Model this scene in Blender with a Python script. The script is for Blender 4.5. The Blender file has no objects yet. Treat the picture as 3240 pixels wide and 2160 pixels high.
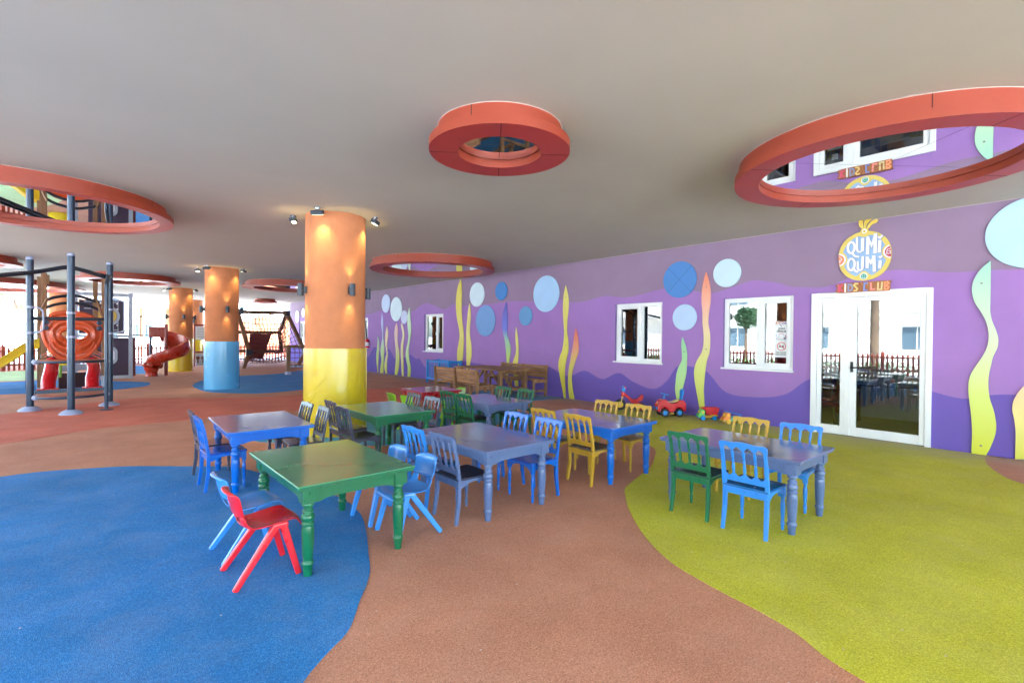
import bpy, math, random
from mathutils import Vector, Matrix
import numpy as np
random.seed(7)
SC = bpy.context.scene
COL = SC.collection
R = math.radians
PI = math.pi

# ------------------------------------------------------------------ camera
cam = bpy.data.cameras.new('camera'); cam_o = bpy.data.objects.new('camera', cam); COL.objects.link(cam_o)
cam.lens = 17.293; cam.sensor_width = 36; cam.clip_start = .05; cam.clip_end = 900
rr = ((0.754445, -0.656306, 0.008693), (-0.000118, 0.013109, 0.999914), (-0.656363, -0.754381, 0.009813))
cam_o.matrix_world = Matrix(((rr[0][0], rr[1][0], rr[2][0], 0), (rr[0][1], rr[1][1], rr[2][1], 0),
                             (rr[0][2], rr[1][2], rr[2][2], 1.5), (0, 0, 0, 1)))
SC.camera = cam_o

# ------------------------------------------------------------------ sky, sun, exposure
SUN_EL, SUN_AZ = 48.0, 138.0           # azimuth clockwise from +Y
w = bpy.data.worlds.new('World'); SC.world = w; w.use_nodes = True
nt = w.node_tree; bg = nt.nodes['Background']
sky = nt.nodes.new('ShaderNodeTexSky'); sky.sky_type = 'NISHITA'; sky.sun_disc = False
sky.sun_elevation = R(SUN_EL); sky.sun_rotation = R(SUN_AZ); sky.dust_density = 2.0
nt.links.new(sky.outputs[0], bg.inputs[0]); bg.inputs[1].default_value = .15
sun = bpy.data.lights.new('sun', 'SUN'); sun.energy = 4.2; sun.angle = R(.5); sun.color = (1, .965, .92)
sun_o = bpy.data.objects.new('sun', sun); COL.objects.link(sun_o)
sd = Vector((math.sin(R(SUN_AZ))*math.cos(R(SUN_EL)), math.cos(R(SUN_AZ))*math.cos(R(SUN_EL)), math.sin(R(SUN_EL))))
sun_o.rotation_euler = sd.to_track_quat('Z', 'Y').to_euler()
SC.view_settings.view_transform = 'Standard'; SC.view_settings.look = 'None'
SC.view_settings.exposure = 3.78; SC.view_settings.use_white_balance = True; SC.view_settings.white_balance_temperature = 5480; SC.view_settings.white_balance_tint = 1; SC.view_settings.gamma = 1
SC.cycles.use_denoising = True; SC.cycles.max_bounces = 9; SC.cycles.diffuse_bounces = 7
SC.cycles.glossy_bounces = 4; SC.cycles.transparent_max_bounces = 8; SC.cycles.sample_clamp_indirect = 8

# ------------------------------------------------------------------ materials
def s2l(c): return c/12.92 if c <= .04045 else ((c+.055)/1.055)**2.4
def hexc(h): return tuple(s2l(int(h[i:i+2], 16)/255) for i in (0, 2, 4))+(1,)
MATS = {}
def mat(name, color, rough=.5, metal=0, bump=0, bscale=60, var=.06, vscale=4, coat=0, coords='Object', spec=.5, streak=None):
    if name in MATS: return MATS[name]
    m = bpy.data.materials.new(name); m.use_nodes = True; n = m.node_tree; b = n.nodes['Principled BSDF']
    c = hexc(color) if isinstance(color, str) else tuple(color)+(1,)
    b.inputs['Roughness'].default_value = rough; b.inputs['Metallic'].default_value = metal
    b.inputs['Coat Weight'].default_value = coat; b.inputs['Coat Roughness'].default_value = .12
    b.inputs['Specular IOR Level'].default_value = spec
    tc = n.nodes.new('ShaderNodeTexCoord')
    no = n.nodes.new('ShaderNodeTexNoise'); no.inputs['Scale'].default_value = vscale; no.inputs['Detail'].default_value = 5
    n.links.new(tc.outputs[coords], no.inputs['Vector'])
    mr = n.nodes.new('ShaderNodeMapRange'); mr.inputs[1].default_value = .3; mr.inputs[2].default_value = .7
    mr.inputs[3].default_value = 1-var; mr.inputs[4].default_value = 1+var
    n.links.new(no.outputs[0], mr.inputs[0])
    mx = n.nodes.new('ShaderNodeVectorMath'); mx.operation = 'SCALE'; mx.inputs[0].default_value = c[:3]
    n.links.new(mr.outputs[0], mx.inputs['Scale']); n.links.new(mx.outputs[0], b.inputs['Base Color'])
    rn = n.nodes.new('ShaderNodeMapRange'); rn.inputs[1].default_value = .3; rn.inputs[2].default_value = .7
    rn.inputs[3].default_value = max(0, rough-.03); rn.inputs[4].default_value = min(1, rough+.03)
    n.links.new(no.outputs[0], rn.inputs[0]); n.links.new(rn.outputs[0], b.inputs['Roughness'])
    if bump:
        n2 = n.nodes.new('ShaderNodeTexNoise'); n2.inputs['Scale'].default_value = bscale; n2.inputs['Detail'].default_value = 4
        n.links.new(tc.outputs[coords], n2.inputs['Vector'])
        bp = n.nodes.new('ShaderNodeBump'); bp.inputs['Strength'].default_value = bump; bp.inputs['Distance'].default_value = .01
        n.links.new(n2.outputs[0], bp.inputs['Height']); n.links.new(bp.outputs[0], b.inputs['Normal'])
    if streak:
        mp = n.nodes.new('ShaderNodeMapping'); mp.inputs['Scale'].default_value = streak; n.links.new(tc.outputs[coords], mp.inputs[0])
        n5 = n.nodes.new('ShaderNodeTexNoise'); n5.inputs['Scale'].default_value = 1; n5.inputs['Detail'].default_value = 4; n.links.new(mp.outputs[0], n5.inputs['Vector'])
        bp = n.nodes.new('ShaderNodeBump'); bp.inputs['Strength'].default_value = .1; bp.inputs['Distance'].default_value = .004
        n.links.new(n5.outputs[0], bp.inputs['Height']); n.links.new(bp.outputs[0], b.inputs['Normal'])
    MATS[name] = m
    return m

def rubber(name, c1, c2, c3, dust=.15):
    """granulated rubber paving: speckled granules, soft blotches, grainy relief"""
    m = bpy.data.materials.new(name); m.use_nodes = True; n = m.node_tree; b = n.nodes['Principled BSDF']; L = n.links.new
    tc = n.nodes.new('ShaderNodeTexCoord'); b.inputs['Roughness'].default_value = .85; b.inputs['Specular IOR Level'].default_value = .25
    v = n.nodes.new('ShaderNodeTexVoronoi'); v.inputs['Scale'].default_value = 230; L(tc.outputs['Object'], v.inputs['Vector'])
    cr = n.nodes.new('ShaderNodeValToRGB'); e = cr.color_ramp
    e.elements[0].position = 0; e.elements[0].color = hexc(c2); e.elements[1].position = 1; e.elements[1].color = hexc(c3)
    x = e.elements.new(.3); x.color = hexc(c1); x = e.elements.new(.75); x.color = hexc(c1)
    sp = n.nodes.new('ShaderNodeSeparateColor'); L(v.outputs['Color'], sp.inputs[0]); L(sp.outputs[0], cr.inputs[0])
    no = n.nodes.new('ShaderNodeTexNoise'); no.inputs['Scale'].default_value = 1.3; no.inputs['Detail'].default_value = 9; no.inputs['Roughness'].default_value = .62
    L(tc.outputs['Object'], no.inputs['Vector'])
    mr = n.nodes.new('ShaderNodeMapRange'); mr.inputs[1].default_value = .3; mr.inputs[2].default_value = .7; mr.inputs[3].default_value = .84; mr.inputs[4].default_value = 1.14
    L(no.outputs[0], mr.inputs[0])
    n3 = n.nodes.new('ShaderNodeTexNoise'); n3.inputs['Scale'].default_value = 95; n3.inputs['Detail'].default_value = 5; n3.inputs['Roughness'].default_value = .7; L(tc.outputs['Object'], n3.inputs['Vector'])
    mr3 = n.nodes.new('ShaderNodeMapRange'); mr3.inputs[1].default_value = .3; mr3.inputs[2].default_value = .7; mr3.inputs[3].default_value = .78; mr3.inputs[4].default_value = 1.18
    L(n3.outputs[0], mr3.inputs[0])
    mm = n.nodes.new('ShaderNodeMath'); mm.operation = 'MULTIPLY'; L(mr.outputs[0], mm.inputs[0]); L(mr3.outputs[0], mm.inputs[1])
    sc = n.nodes.new('ShaderNodeVectorMath'); sc.operation = 'SCALE'; L(cr.outputs[0], sc.inputs[0]); L(mm.outputs[0], sc.inputs['Scale'])
    # rare pale crumbs trodden into the surface
    v2 = n.nodes.new('ShaderNodeTexVoronoi'); v2.inputs['Scale'].default_value = 9; L(tc.outputs['Object'], v2.inputs['Vector'])
    lt = n.nodes.new('ShaderNodeMath'); lt.operation = 'LESS_THAN'; lt.inputs[1].default_value = .05; L(v2.outputs['Distance'], lt.inputs[0])
    sp2 = n.nodes.new('ShaderNodeSeparateColor'); L(v2.outputs['Color'], sp2.inputs[0])
    gt = n.nodes.new('ShaderNodeMath'); gt.operation = 'GREATER_THAN'; gt.inputs[1].default_value = .75; L(sp2.outputs[0], gt.inputs[0])
    an = n.nodes.new('ShaderNodeMath'); an.operation = 'MULTIPLY'; L(lt.outputs[0], an.inputs[0]); L(gt.outputs[0], an.inputs[1])
    mxc = n.nodes.new('ShaderNodeMix'); mxc.data_type = 'RGBA'; L(an.outputs[0], mxc.inputs[0]); L(sc.outputs[0], mxc.inputs[6]); mxc.inputs[7].default_value = hexc('C9BFB4')
    # foot-borne dust: soft patches everywhere, a thicker film along the foot of the wall
    n4 = n.nodes.new('ShaderNodeTexNoise'); n4.inputs['Scale'].default_value = 2.6; n4.inputs['Detail'].default_value = 8; n4.inputs['Roughness'].default_value = .68; n4.inputs['Distortion'].default_value = .6; L(tc.outputs['Object'], n4.inputs['Vector'])
    m4 = n.nodes.new('ShaderNodeMapRange'); m4.inputs[1].default_value = .42; m4.inputs[2].default_value = .72; m4.inputs[3].default_value = 0; m4.inputs[4].default_value = dust; L(n4.outputs[0], m4.inputs[0])
    sx = n.nodes.new('ShaderNodeSeparateXYZ'); L(tc.outputs['Object'], sx.inputs[0])
    m5 = n.nodes.new('ShaderNodeMapRange'); m5.inputs[1].default_value = 7.9; m5.inputs[2].default_value = 8.95; m5.inputs[3].default_value = 0; m5.inputs[4].default_value = 1.1; L(sx.outputs[0], m5.inputs[0])
    m6 = n.nodes.new('ShaderNodeMath'); m6.operation = 'MULTIPLY'; L(m5.outputs[0], m6.inputs[0]); L(n4.outputs[0], m6.inputs[1])
    m7 = n.nodes.new('ShaderNodeMath'); m7.operation = 'ADD'; m7.use_clamp = True; L(m4.outputs[0], m7.inputs[0]); L(m6.outputs[0], m7.inputs[1])
    mxd = n.nodes.new('ShaderNodeMix'); mxd.data_type = 'RGBA'; L(m7.outputs[0], mxd.inputs[0]); L(mxc.outputs[2], mxd.inputs[6]); mxd.inputs[7].default_value = hexc('A79B90')
    L(mxd.outputs[2], b.inputs['Base Color'])
    ad = n.nodes.new('ShaderNodeMath'); ad.operation = 'ADD'; L(v.outputs['Distance'], ad.inputs[0]); L(n3.outputs[0], ad.inputs[1])
    bp = n.nodes.new('ShaderNodeBump'); bp.inputs['Strength'].default_value = .55; bp.inputs['Distance'].default_value = .006
    L(ad.outputs[0], bp.inputs['Height']); L(bp.outputs[0], b.inputs['Normal'])
    return m

def wood(name, c1, c2, scale=(3, 3, 60), rough=.65):
    m = bpy.data.materials.new(name); m.use_nodes = True; n = m.node_tree; b = n.nodes['Principled BSDF']; L = n.links.new
    b.inputs['Roughness'].default_value = rough
    tc = n.nodes.new('ShaderNodeTexCoord'); mp = n.nodes.new('ShaderNodeMapping'); mp.inputs['Scale'].default_value = scale
    L(tc.outputs['Object'], mp.inputs[0])
    no = n.nodes.new('ShaderNodeTexNoise'); no.inputs['Scale'].default_value = 1; no.inputs['Detail'].default_value = 6; no.inputs['Roughness'].default_value = .6
    L(mp.outputs[0], no.inputs['Vector'])
    cr = n.nodes.new('ShaderNodeValToRGB'); cr.color_ramp.elements[0].position = .32; cr.color_ramp.elements[0].color = hexc(c1)
    cr.color_ramp.elements[1].position = .68; cr.color_ramp.elements[1].color = hexc(c2)
    L(no.outputs[0], cr.inputs[0]); L(cr.outputs[0], b.inputs['Base Color'])
    bp = n.nodes.new('ShaderNodeBump'); bp.inputs['Strength'].default_value = .25; bp.inputs['Distance'].default_value = .004
    L(no.outputs[0], bp.inputs['Height']); L(bp.outputs[0], b.inputs['Normal'])
    return m

def gradient(name, stops, rough=.55):
    """painted colour fade up the height of a board: stops = [(z, hex), ...] in metres"""
    m = bpy.data.materials.new(name); m.use_nodes = True; n = m.node_tree; b = n.nodes['Principled BSDF']; L = n.links.new
    b.inputs['Roughness'].default_value = rough
    tc = n.nodes.new('ShaderNodeTexCoord'); sx = n.nodes.new('ShaderNodeSeparateXYZ'); L(tc.outputs['Object'], sx.inputs[0])
    mr = n.nodes.new('ShaderNodeMapRange'); mr.inputs[1].default_value = 0; mr.inputs[2].default_value = 3.2; L(sx.outputs[2], mr.inputs[0])
    cr = n.nodes.new('ShaderNodeValToRGB'); e = cr.color_ramp.elements
    e[0].position = stops[0][0]/3.2; e[0].color = hexc(stops[0][1]); e[1].position = stops[-1][0]/3.2; e[1].color = hexc(stops[-1][1])
    for z, c in stops[1:-1]:
        x = e.new(z/3.2); x.color = hexc(c)
    L(mr.outputs[0], cr.inputs[0]); L(cr.outputs[0], b.inputs['Base Color'])
    return m

def emit(name, color, s):
    m = bpy.data.materials.new(name); m.use_nodes = True; b = m.node_tree.nodes['Principled BSDF']
    b.inputs['Base Color'].default_value = (.8, .8, .8, 1); b.inputs['Emission Color'].default_value = hexc(color); b.inputs['Emission Strength'].default_value = s
    return m

def glass_mat():
    m = bpy.data.materials.new('window_glass'); m.use_nodes = True; n = m.node_tree; n.nodes.clear(); L = n.links.new
    o = n.nodes.new('ShaderNodeOutputMaterial'); mx = n.nodes.new('ShaderNodeMixShader'); f = n.nodes.new('ShaderNodeFresnel'); f.inputs[0].default_value = 2.2
    t = n.nodes.new('ShaderNodeBsdfTransparent'); t.inputs[0].default_value = (.82, .86, .85, 1)
    g = n.nodes.new('ShaderNodeBsdfGlossy'); g.inputs['Roughness'].default_value = .004
    L(f.outputs[0], mx.inputs[0]); L(t.outputs[0], mx.inputs[1]); L(g.outputs[0], mx.inputs[2]); L(mx.outputs[0], o.inputs[0])
    return m

def mirror_mat():
    m = bpy.data.materials.new('mirror_panel'); m.use_nodes = True; b = m.node_tree.nodes['Principled BSDF']
    b.inputs['Metallic'].default_value = 1; b.inputs['Roughness'].default_value = .015; b.inputs['Base Color'].default_value = (.86, .88, .9, 1)
    return m

# ------------------------------------------------------------------ mesh builder
class MB:
    def __init__(s): s.v = []; s.f = []; s.mi = []
    def add(s, vs, fs, mi=0):
        o = len(s.v); s.v += [tuple(p) for p in vs]; s.f += [tuple(i+o for i in f) for f in fs]; s.mi += [mi]*len(fs); return s
    def box(s, x0, x1, y0, y1, z0, z1, mi=0):
        return s.add([(x0,y0,z0),(x1,y0,z0),(x1,y1,z0),(x0,y1,z0),(x0,y0,z1),(x1,y0,z1),(x1,y1,z1),(x0,y1,z1)],
                     [(0,3,2,1),(4,5,6,7),(0,1,5,4),(1,2,6,5),(2,3,7,6),(3,0,4,7)], mi)
    def bar(s, p, q, wx, wy=None, up=(0,0,1), mi=0, w1=None):
        """rectangular bar from p to q; w1 = (wx, wy) at the far end"""
        wy = wy or wx; p = Vector(p); q = Vector(q); d = (q-p).normalized(); u = Vector(up)
        if abs(d.dot(u)) > .98: u = Vector((0,1,0))
        a = d.cross(u).normalized(); b = a.cross(d).normalized(); vs = []
        for c, (sx, sy) in ((p, (wx, wy)), (q, w1 or (wx, wy))):
            for i, j in ((-1,-1),(1,-1),(1,1),(-1,1)): vs.append(c+a*i*sx/2+b*j*sy/2)
        return s.add(vs, [(3,2,1,0),(4,5,6,7),(0,1,5,4),(1,2,6,5),(2,3,7,6),(3,0,4,7)], mi)
    def tube(s, pts, r, n=12, mi=0, caps=True, closed=False):
        P = [Vector(p) for p in pts]; m = len(P); rs = r if isinstance(r, (list, tuple)) else [r]*m; vs = []; prev = None
        for i in range(m):
            if closed: d = P[(i+1) % m]-P[i-1]
            else: d = P[min(i+1, m-1)]-P[max(i-1, 0)]
            d.normalize()
            if prev is None:
                u = Vector((0,0,1)) if abs(d.z) < .9 else Vector((0,1,0)); a = d.cross(u).normalized()
            else: a = (prev-d*prev.dot(d)).normalized()
            prev = a; b = d.cross(a)
            for k in range(n):
                t = 2*PI*k/n; vs.append(P[i]+(a*math.cos(t)+b*math.sin(t))*rs[i])
        fs = []
        for i in range(m if closed else m-1):
            j = (i+1) % m
            for k in range(n): fs.append((i*n+k, i*n+(k+1) % n, j*n+(k+1) % n, j*n+k))
        if caps and not closed: fs += [tuple(range(n-1,-1,-1)), tuple((m-1)*n+k for k in range(n))]
        return s.add(vs, fs, mi)
    def lathe(s, prof, c=(0,0,0), n=20, mi=0, caps=True, axis='z'):
        """profile [(r, z)] about a vertical axis through c"""
        vs = []; m = len(prof)
        for r_, z in prof:
            for k in range(n):
                t = 2*PI*k/n; x, y = r_*math.cos(t), r_*math.sin(t)
                if axis == 'z': vs.append((c[0]+x, c[1]+y, c[2]+z))
                elif axis == 'x': vs.append((c[0]+z, c[1]+x, c[2]+y))
                else: vs.append((c[0]+x, c[1]+z, c[2]+y))
        fs = []
        for i in range(m-1):
            for k in range(n): fs.append((i*n+k, i*n+(k+1) % n, (i+1)*n+(k+1) % n, (i+1)*n+k))
        if caps: fs += [tuple(range(n-1,-1,-1)), tuple((m-1)*n+k for k in range(n))]
        if axis == 'y': fs = [f[::-1] for f in fs]
        return s.add(vs, fs, mi)
    def prism(s, pts, mp, d, mi=0, side=None):
        """2-D outline pts -> mp(a, b) = 3-D point, extruded by vector d"""
        n = len(pts); d = Vector(d); A_ = [Vector(mp(*p)) for p in pts]
        s.add(A_, [tuple(range(n))], mi)
        s.add([a+d for a in A_], [tuple(range(n-1,-1,-1))], mi)
        vs = A_+[a+d for a in A_]
        return s.add(vs, [(i, i+n, (i+1) % n+n, (i+1) % n) for i in range(n)], mi if side is None else side)
    def build(s, name, mats, parent=None, smooth=35, bevel=0, seg=2):
        me = bpy.data.meshes.new(name); me.from_pydata(s.v, [], s.f)
        mats = mats if isinstance(mats, (list, tuple)) else [mats]
        for m in mats: me.materials.append(m)
        me.polygons.foreach_set('material_index', s.mi)
        import bmesh
        b = bmesh.new(); b.from_mesh(me); bmesh.ops.remove_doubles(b, verts=b.verts, dist=1e-5)
        bmesh.ops.recalc_face_normals(b, faces=b.faces); b.to_mesh(me); b.free()
        if smooth:
            me.polygons.foreach_set('use_smooth', [True]*len(me.polygons)); me.set_sharp_from_angle(angle=R(smooth))
        o = bpy.data.objects.new(name, me); COL.objects.link(o)
        if bevel:
            bv = o.modifiers.new('bevel', 'BEVEL'); bv.width = bevel; bv.segments = seg; bv.limit_method = 'ANGLE'; bv.angle_limit = R(40); bv.harden_normals = False
        if parent: o.parent = parent
        return o

def tag(o, label=None, cat=None, group=None, kind=None):
    if label: o['label'] = label
    if cat: o['category'] = cat
    if group: o['group'] = group
    if kind: o['kind'] = kind
    return o
def thing(name, label, cat, loc=(0,0,0), rz=0, group=None):
    o = bpy.data.objects.new(name, None); COL.objects.link(o); o.location = loc; o.rotation_euler = (0, 0, rz); o.empty_display_size = .1
    return tag(o, label, cat, group)
def struct(name, mb, m, **k): return tag(mb.build(name, m, **k), kind='structure')
def kids(o): return [c for c in bpy.data.objects if c.parent == o]
def copy_tree(o, parent=None, swap=None):
    c = o.copy(); COL.objects.link(c); c.parent = parent
    if swap and c.type == 'MESH':
        key = (o.data.name, tuple(sorted((k, v.name) for k, v in swap.items())))
        if key not in SWAPS:
            me = o.data.copy()
            for i, m in enumerate(me.materials):
                if m and m.name in swap: me.materials[i] = swap[m.name]
            SWAPS[key] = me
        c.data = SWAPS[key]
    for ch in kids(o): copy_tree(ch, c, swap)
    return c
SWAPS = {}
def dup(o, loc, rz, label, group=None, swap=None):
    c = copy_tree(o, None, swap); c.location = loc; c.rotation_euler = (0, 0, rz); c['label'] = label
    if group: c['group'] = group
    return c
def catmull(P, n=6, closed=True):
    out = []; m = len(P); rng = range(m) if closed else range(m-1)
    for i in rng:
        p0, p1, p2, p3 = (P[(i-1) % m], P[i], P[(i+1) % m], P[(i+2) % m]) if closed else (P[max(i-1,0)], P[i], P[i+1], P[min(i+2,m-1)])
        for k in range(n):
            t = k/n
            out.append(tuple(.5*((2*b)+(-a+c)*t+(2*a-5*b+4*c-d)*t*t+(-a+3*b-3*c+d)*t**3) for a, b, c, d in zip(p0, p1, p2, p3)))
    if not closed: out.append(tuple(P[-1]))
    return out
def ring_pts(cx, cy, r, n=48, a0=0, a1=2*PI):
    return [(cx+r*math.cos(a0+(a1-a0)*k/n), cy+r*math.sin(a0+(a1-a0)*k/n)) for k in range(n)]
def text_mesh(s, size, m, name, parent, loc, rot, ext=.001, bold=0, sx=1, align='CENTER'):
    cu = bpy.data.curves.new(name, 'FONT'); cu.body = s; cu.size = size; cu.extrude = ext; cu.align_x = align; cu.align_y = 'CENTER'; cu.offset = bold; cu.resolution_u = 3
    t = bpy.data.objects.new(name, cu); COL.objects.link(t)
    me = bpy.data.meshes.new_from_object(t); COL.objects.unlink(t); bpy.data.objects.remove(t)
    me.materials.clear(); me.materials.append(m)
    o = bpy.data.objects.new(name, me); COL.objects.link(o); o.parent = parent; o.location = loc; o.rotation_euler = rot; o.scale = (sx, 1, 1)
    return o
CE = 3.31; WX = 8.93      # ceiling height, mural wall plane

# palette
M_terra = rubber('rubber_terracotta', 'C28A6E', 'A07054', 'D8A68A')
M_blue = rubber('rubber_blue', '3A7EC4', '245FA4', '5E9AD6')
M_green = rubber('rubber_lime', 'C4C430', 'A4A620', 'DADC54')
M_red = rubber('rubber_red', 'D0745A', 'B05C46', 'E08C74')
M_pale = rubber('rubber_pale_green', 'C1D99E', 'A3BD81', 'DEF0BE')
M_lblue = rubber('rubber_light_blue', '4E94C4', '3A7AAA', '72AED4')
M_ceil = mat('ceiling_plaster', 'BDBAAE', .9, bump=.12, bscale=14, var=.03, vscale=1.2, streak=(.6, 9, 1))
M_paving = mat('pale_paving', 'E6E0D6', .8, bump=.2, bscale=8, var=.12, vscale=1.5)
M_hi = mat('mural_mauve', '8D7894', .8, bump=.3, bscale=70, var=.05, vscale=2.2)
M_mid = mat('mural_violet', '9974B9', .8, bump=.3, bscale=70, var=.05, vscale=2.2)
M_lo = mat('mural_deep_violet', '6C58B2', .8, bump=.3, bscale=70, var=.05, vscale=2.2)
M_reveal = mat('reveal_violet', '7E68A0', .8)
M_orange = mat('column_orange', 'B6764E', .85, bump=.5, bscale=46, var=.09, vscale=5)
M_ywrap = mat('wrap_yellow', 'C6B012', .25, coat=.3, bump=.06, bscale=3, var=.03)
M_bwrap = mat('wrap_blue', '66AEE2', .25, coat=.3, bump=.06, bscale=3, var=.03)
M_rwrap = mat('wrap_red', 'A8252C', .28, coat=.3, bump=.06, bscale=3, var=.03)
M_ring = mat('ring_coral', '8E3820', .5, bump=.05, bscale=30, var=.05)
M_ringin = mat('ring_underside', 'AE3A34', .42, bump=.05, bscale=30, var=.06)
M_dark = mat('dark_gap', '1A1718', .8)
M_mirror = mirror_mat()
M_glass = glass_mat()
M_white = mat('white_frame', 'E6E9EC', .35, coat=.2, var=.02)
M_black = mat('black_metal', '1C1F24', .35, metal=.4)
M_steel = mat('lamp_grey', '343B46', .4, metal=.3)
M_warm = emit('lamp_face', 'FFE2A8', 1.2)
M_chrome = mat('bracket_steel', 'B9C0C8', .25, metal=.9)

# ---------------------------------------------------------------- ground
b = MB(); b.box(-400, 400, -400, 400, -.5, -.03); struct('ground', b, M_paving, smooth=0)
b = MB(); b.box(-6.9, 8.9, -7, 31.6, -.06, 0); struct('rubber_floor', b, M_terra, smooth=0)
def zone(name, pts, m, z=.004, n=6):
    P = [(min(x, 8.92), y) for x, y in catmull(pts, n)]
    q = []
    for p in P:
        if not q or math.dist(p, q[-1]) > 1e-4: q.append(p)
    import mathutils.geometry as G
    tri = G.tessellate_polygon([[Vector((x, y, 0)) for x, y in q]])
    bb = MB(); bb.add([(x, y, z) for x, y in q], [t if ((Vector(q[t[1]])-Vector(q[t[0]])).cross(Vector(q[t[2]])-Vector(q[t[0]]))) > 0 else t[::-1] for t in tri])
    bb.add([(x, y, z) for x, y in q]+[(x, y, -.01) for x, y in q], [(i, (i+1) % len(q), (i+1) % len(q)+len(q), i+len(q)) for i in range(len(q))])
    return struct(name, bb, m, smooth=0)
zone('blue_floor', [(-.66,7.31),(-.33,7.3),(.03,7.17),(.4,6.99),(.88,6.59),(1.25,6.28),(1.36,6.04),(1.46,5.7),(1.62,5.1),(1.78,4.5),(1.76,3.98),(1.63,3.56),(1.48,3.19),(1.38,2.95),(1.29,2.8),(1.18,2.65),(1.02,2.42),(.86,2.3),(.71,2.17),(.5,1.9),(.1,1.3),(-.6,.9),(-2,1),(-3.6,3),(-3.2,6),(-1.8,7.2)], M_blue)
zone('lime_floor', [(9.1,6.73),(8.72,6.65),(8.06,6.55),(7.3,6.15),(6.6,5.3),(6.2,4.4),(5.91,3.84),(5.7,3.64),(5.45,3.49),(5.02,3.26),(4.58,3.11),(4.27,3.01),(4.05,2.93),(3.88,2.8),(3.59,2.55),(3.21,2.14),(2.97,1.77),(2.86,1.41),(2.81,1.14),(2.74,.92),(2.64,.75),(2.57,.5),(2.5,0),(2.8,-.9),(3.9,-1.6),(5.6,-1.3),(6.8,-.4),(7.43,.35),(7.85,.58),(8.39,.72),(8.9,.77),(9.3,.82),(9.6,3.8)], M_green)
zone('light_blue_floor', [(9.1,8.24),(8.53,8.27),(7.93,8.33),(7.2,8.05),(6.3,7.2),(5.27,6.44),(4.4,6.12),(3.41,6.1),(3.07,6.2),(2.75,6.5),(2.3,6.95),(1.95,7.33),(1.82,7.6),(2.0,7.85),(2.7,8.15),(3.7,8.1),(4.7,7.95),(5.5,8.4),(6.2,9.3),(7,10.3),(8.16,10.74),(9.2,10.9)], M_lblue)
zone('red_floor', [(-4.5,11.2),(-1.16,12.87),(-.46,13.4),(.55,14.15),(1.23,14.15),(1.88,13.6),(3.08,12.82),(4.12,12.78),(5.94,12.98),(6.7,12.75),(7.1,11.9),(6.7,10.9),(5.9,9.9),(5.1,9.1),(4.3,8.9),(3.7,9.4),(3.17,10.0),(2.64,10.28),(1.63,10.12),(.6,10.1),(.04,10.0),(-.85,9.45),(-3,8.4),(-5,8.2)], M_red)
zone('far_blue_floor', [(2.35,15.44),(2.45,14.7),(2.86,14.1),(3.43,13.65),(4.47,13.87),(6,14.7),(7.3,17),(7.6,20),(6.98,21.4),(6.2,20.6),(5.4,20),(4.65,19.87),(4.1,19.7),(3,18.7),(2.4,17)], M_blue)
zone('left_blue_floor', [(-6,21.2),(-1.89,21.1),(-1.07,21.4),(.1,20.7),(.76,19.7),(1.42,18.87),(1.49,18.1),(1.31,17.43),(1.02,17.11),(.59,16.78),(-.6,16.85),(-1.6,17.0),(-6,17.3)], M_blue)
zone('pale_green_floor', [(-6,21.6),(-1.9,21.5),(-1.2,21.9),(-.4,22.6),(-.6,24.6),(-1.3,26.4),(-2.2,26.8),(-6,24)], M_pale)
zone('slide_blue_floor', [(1.2,28.6),(1.9,28.4),(2.2,25.5),(2.0,23.2),(1.5,22.8),(.8,23.4),(.4,26)], M_blue)

# ---------------------------------------------------------------- roof slab
b = MB(); b.box(-5.8, WX+6, -11, 32.2, CE, CE+.45); struct('ceiling', b, M_ceil, smooth=0)

# ---------------------------------------------------------------- mural wall
HI = [(-8,2.45),(-4,2.35),(-2,2.5),(0,2.4),(.48,2.4),(.67,2.42),(1.16,2.43),(1.74,2.52),(2.18,2.49),(2.65,2.34),(2.85,2.34),(3.17,2.38),(3.35,2.45),(3.78,2.53),(4.12,2.44),(4.5,2.36),(4.75,2.38),(5.05,2.47),(5.5,2.51),(6.43,2.38),(7.06,2.44),(7.6,2.36),(8.0,2.34),(8.35,2.42),(8.9,2.5),(9.42,2.44),(10.08,2.47),(10.74,2.47),(11.2,2.45),(12.5,2.45),(13.13,2.53),(13.62,2.38),(14.37,2.55),(14.8,2.63),(15.16,2.58),(15.71,2.39),(16.6,2.42),(17.93,2.51),(18.45,2.48),(19.4,2.38),(21,2.5),(24,2.35),(27,2.5),(29.8,2.4)]
LO = [(-8,.7),(-4,.9),(-2,.6),(0,.85),(.48,.82),(.7,.8),(1.0,.72),(1.3,.78),(2.0,.95),(2.85,.85),(3.22,.57),(3.73,.47),(4.26,.52),(4.62,.87),(4.99,.95),(5.24,.93),(5.46,.63),(5.76,.44),(6.27,.55),(6.65,.72),(7.11,.55),(7.64,.71),(8.12,.55),(8.5,.64),(8.87,.75),(9.6,.7),(11.02,.65),(11.78,.68),(12.79,.72),(13.6,.5),(14.1,.45),(14.49,.58),(14.81,.41),(15.22,.69),(15.47,.68),(15.86,.81),(16.26,.71),(16.8,.6),(17.1,.66),(17.55,.99),(17.9,.8),(18.3,.85),(18.62,1.01),(18.87,1.01),(19.43,.59),(21,.9),(24,.6),(27,.9),(29.8,.7)]
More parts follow.
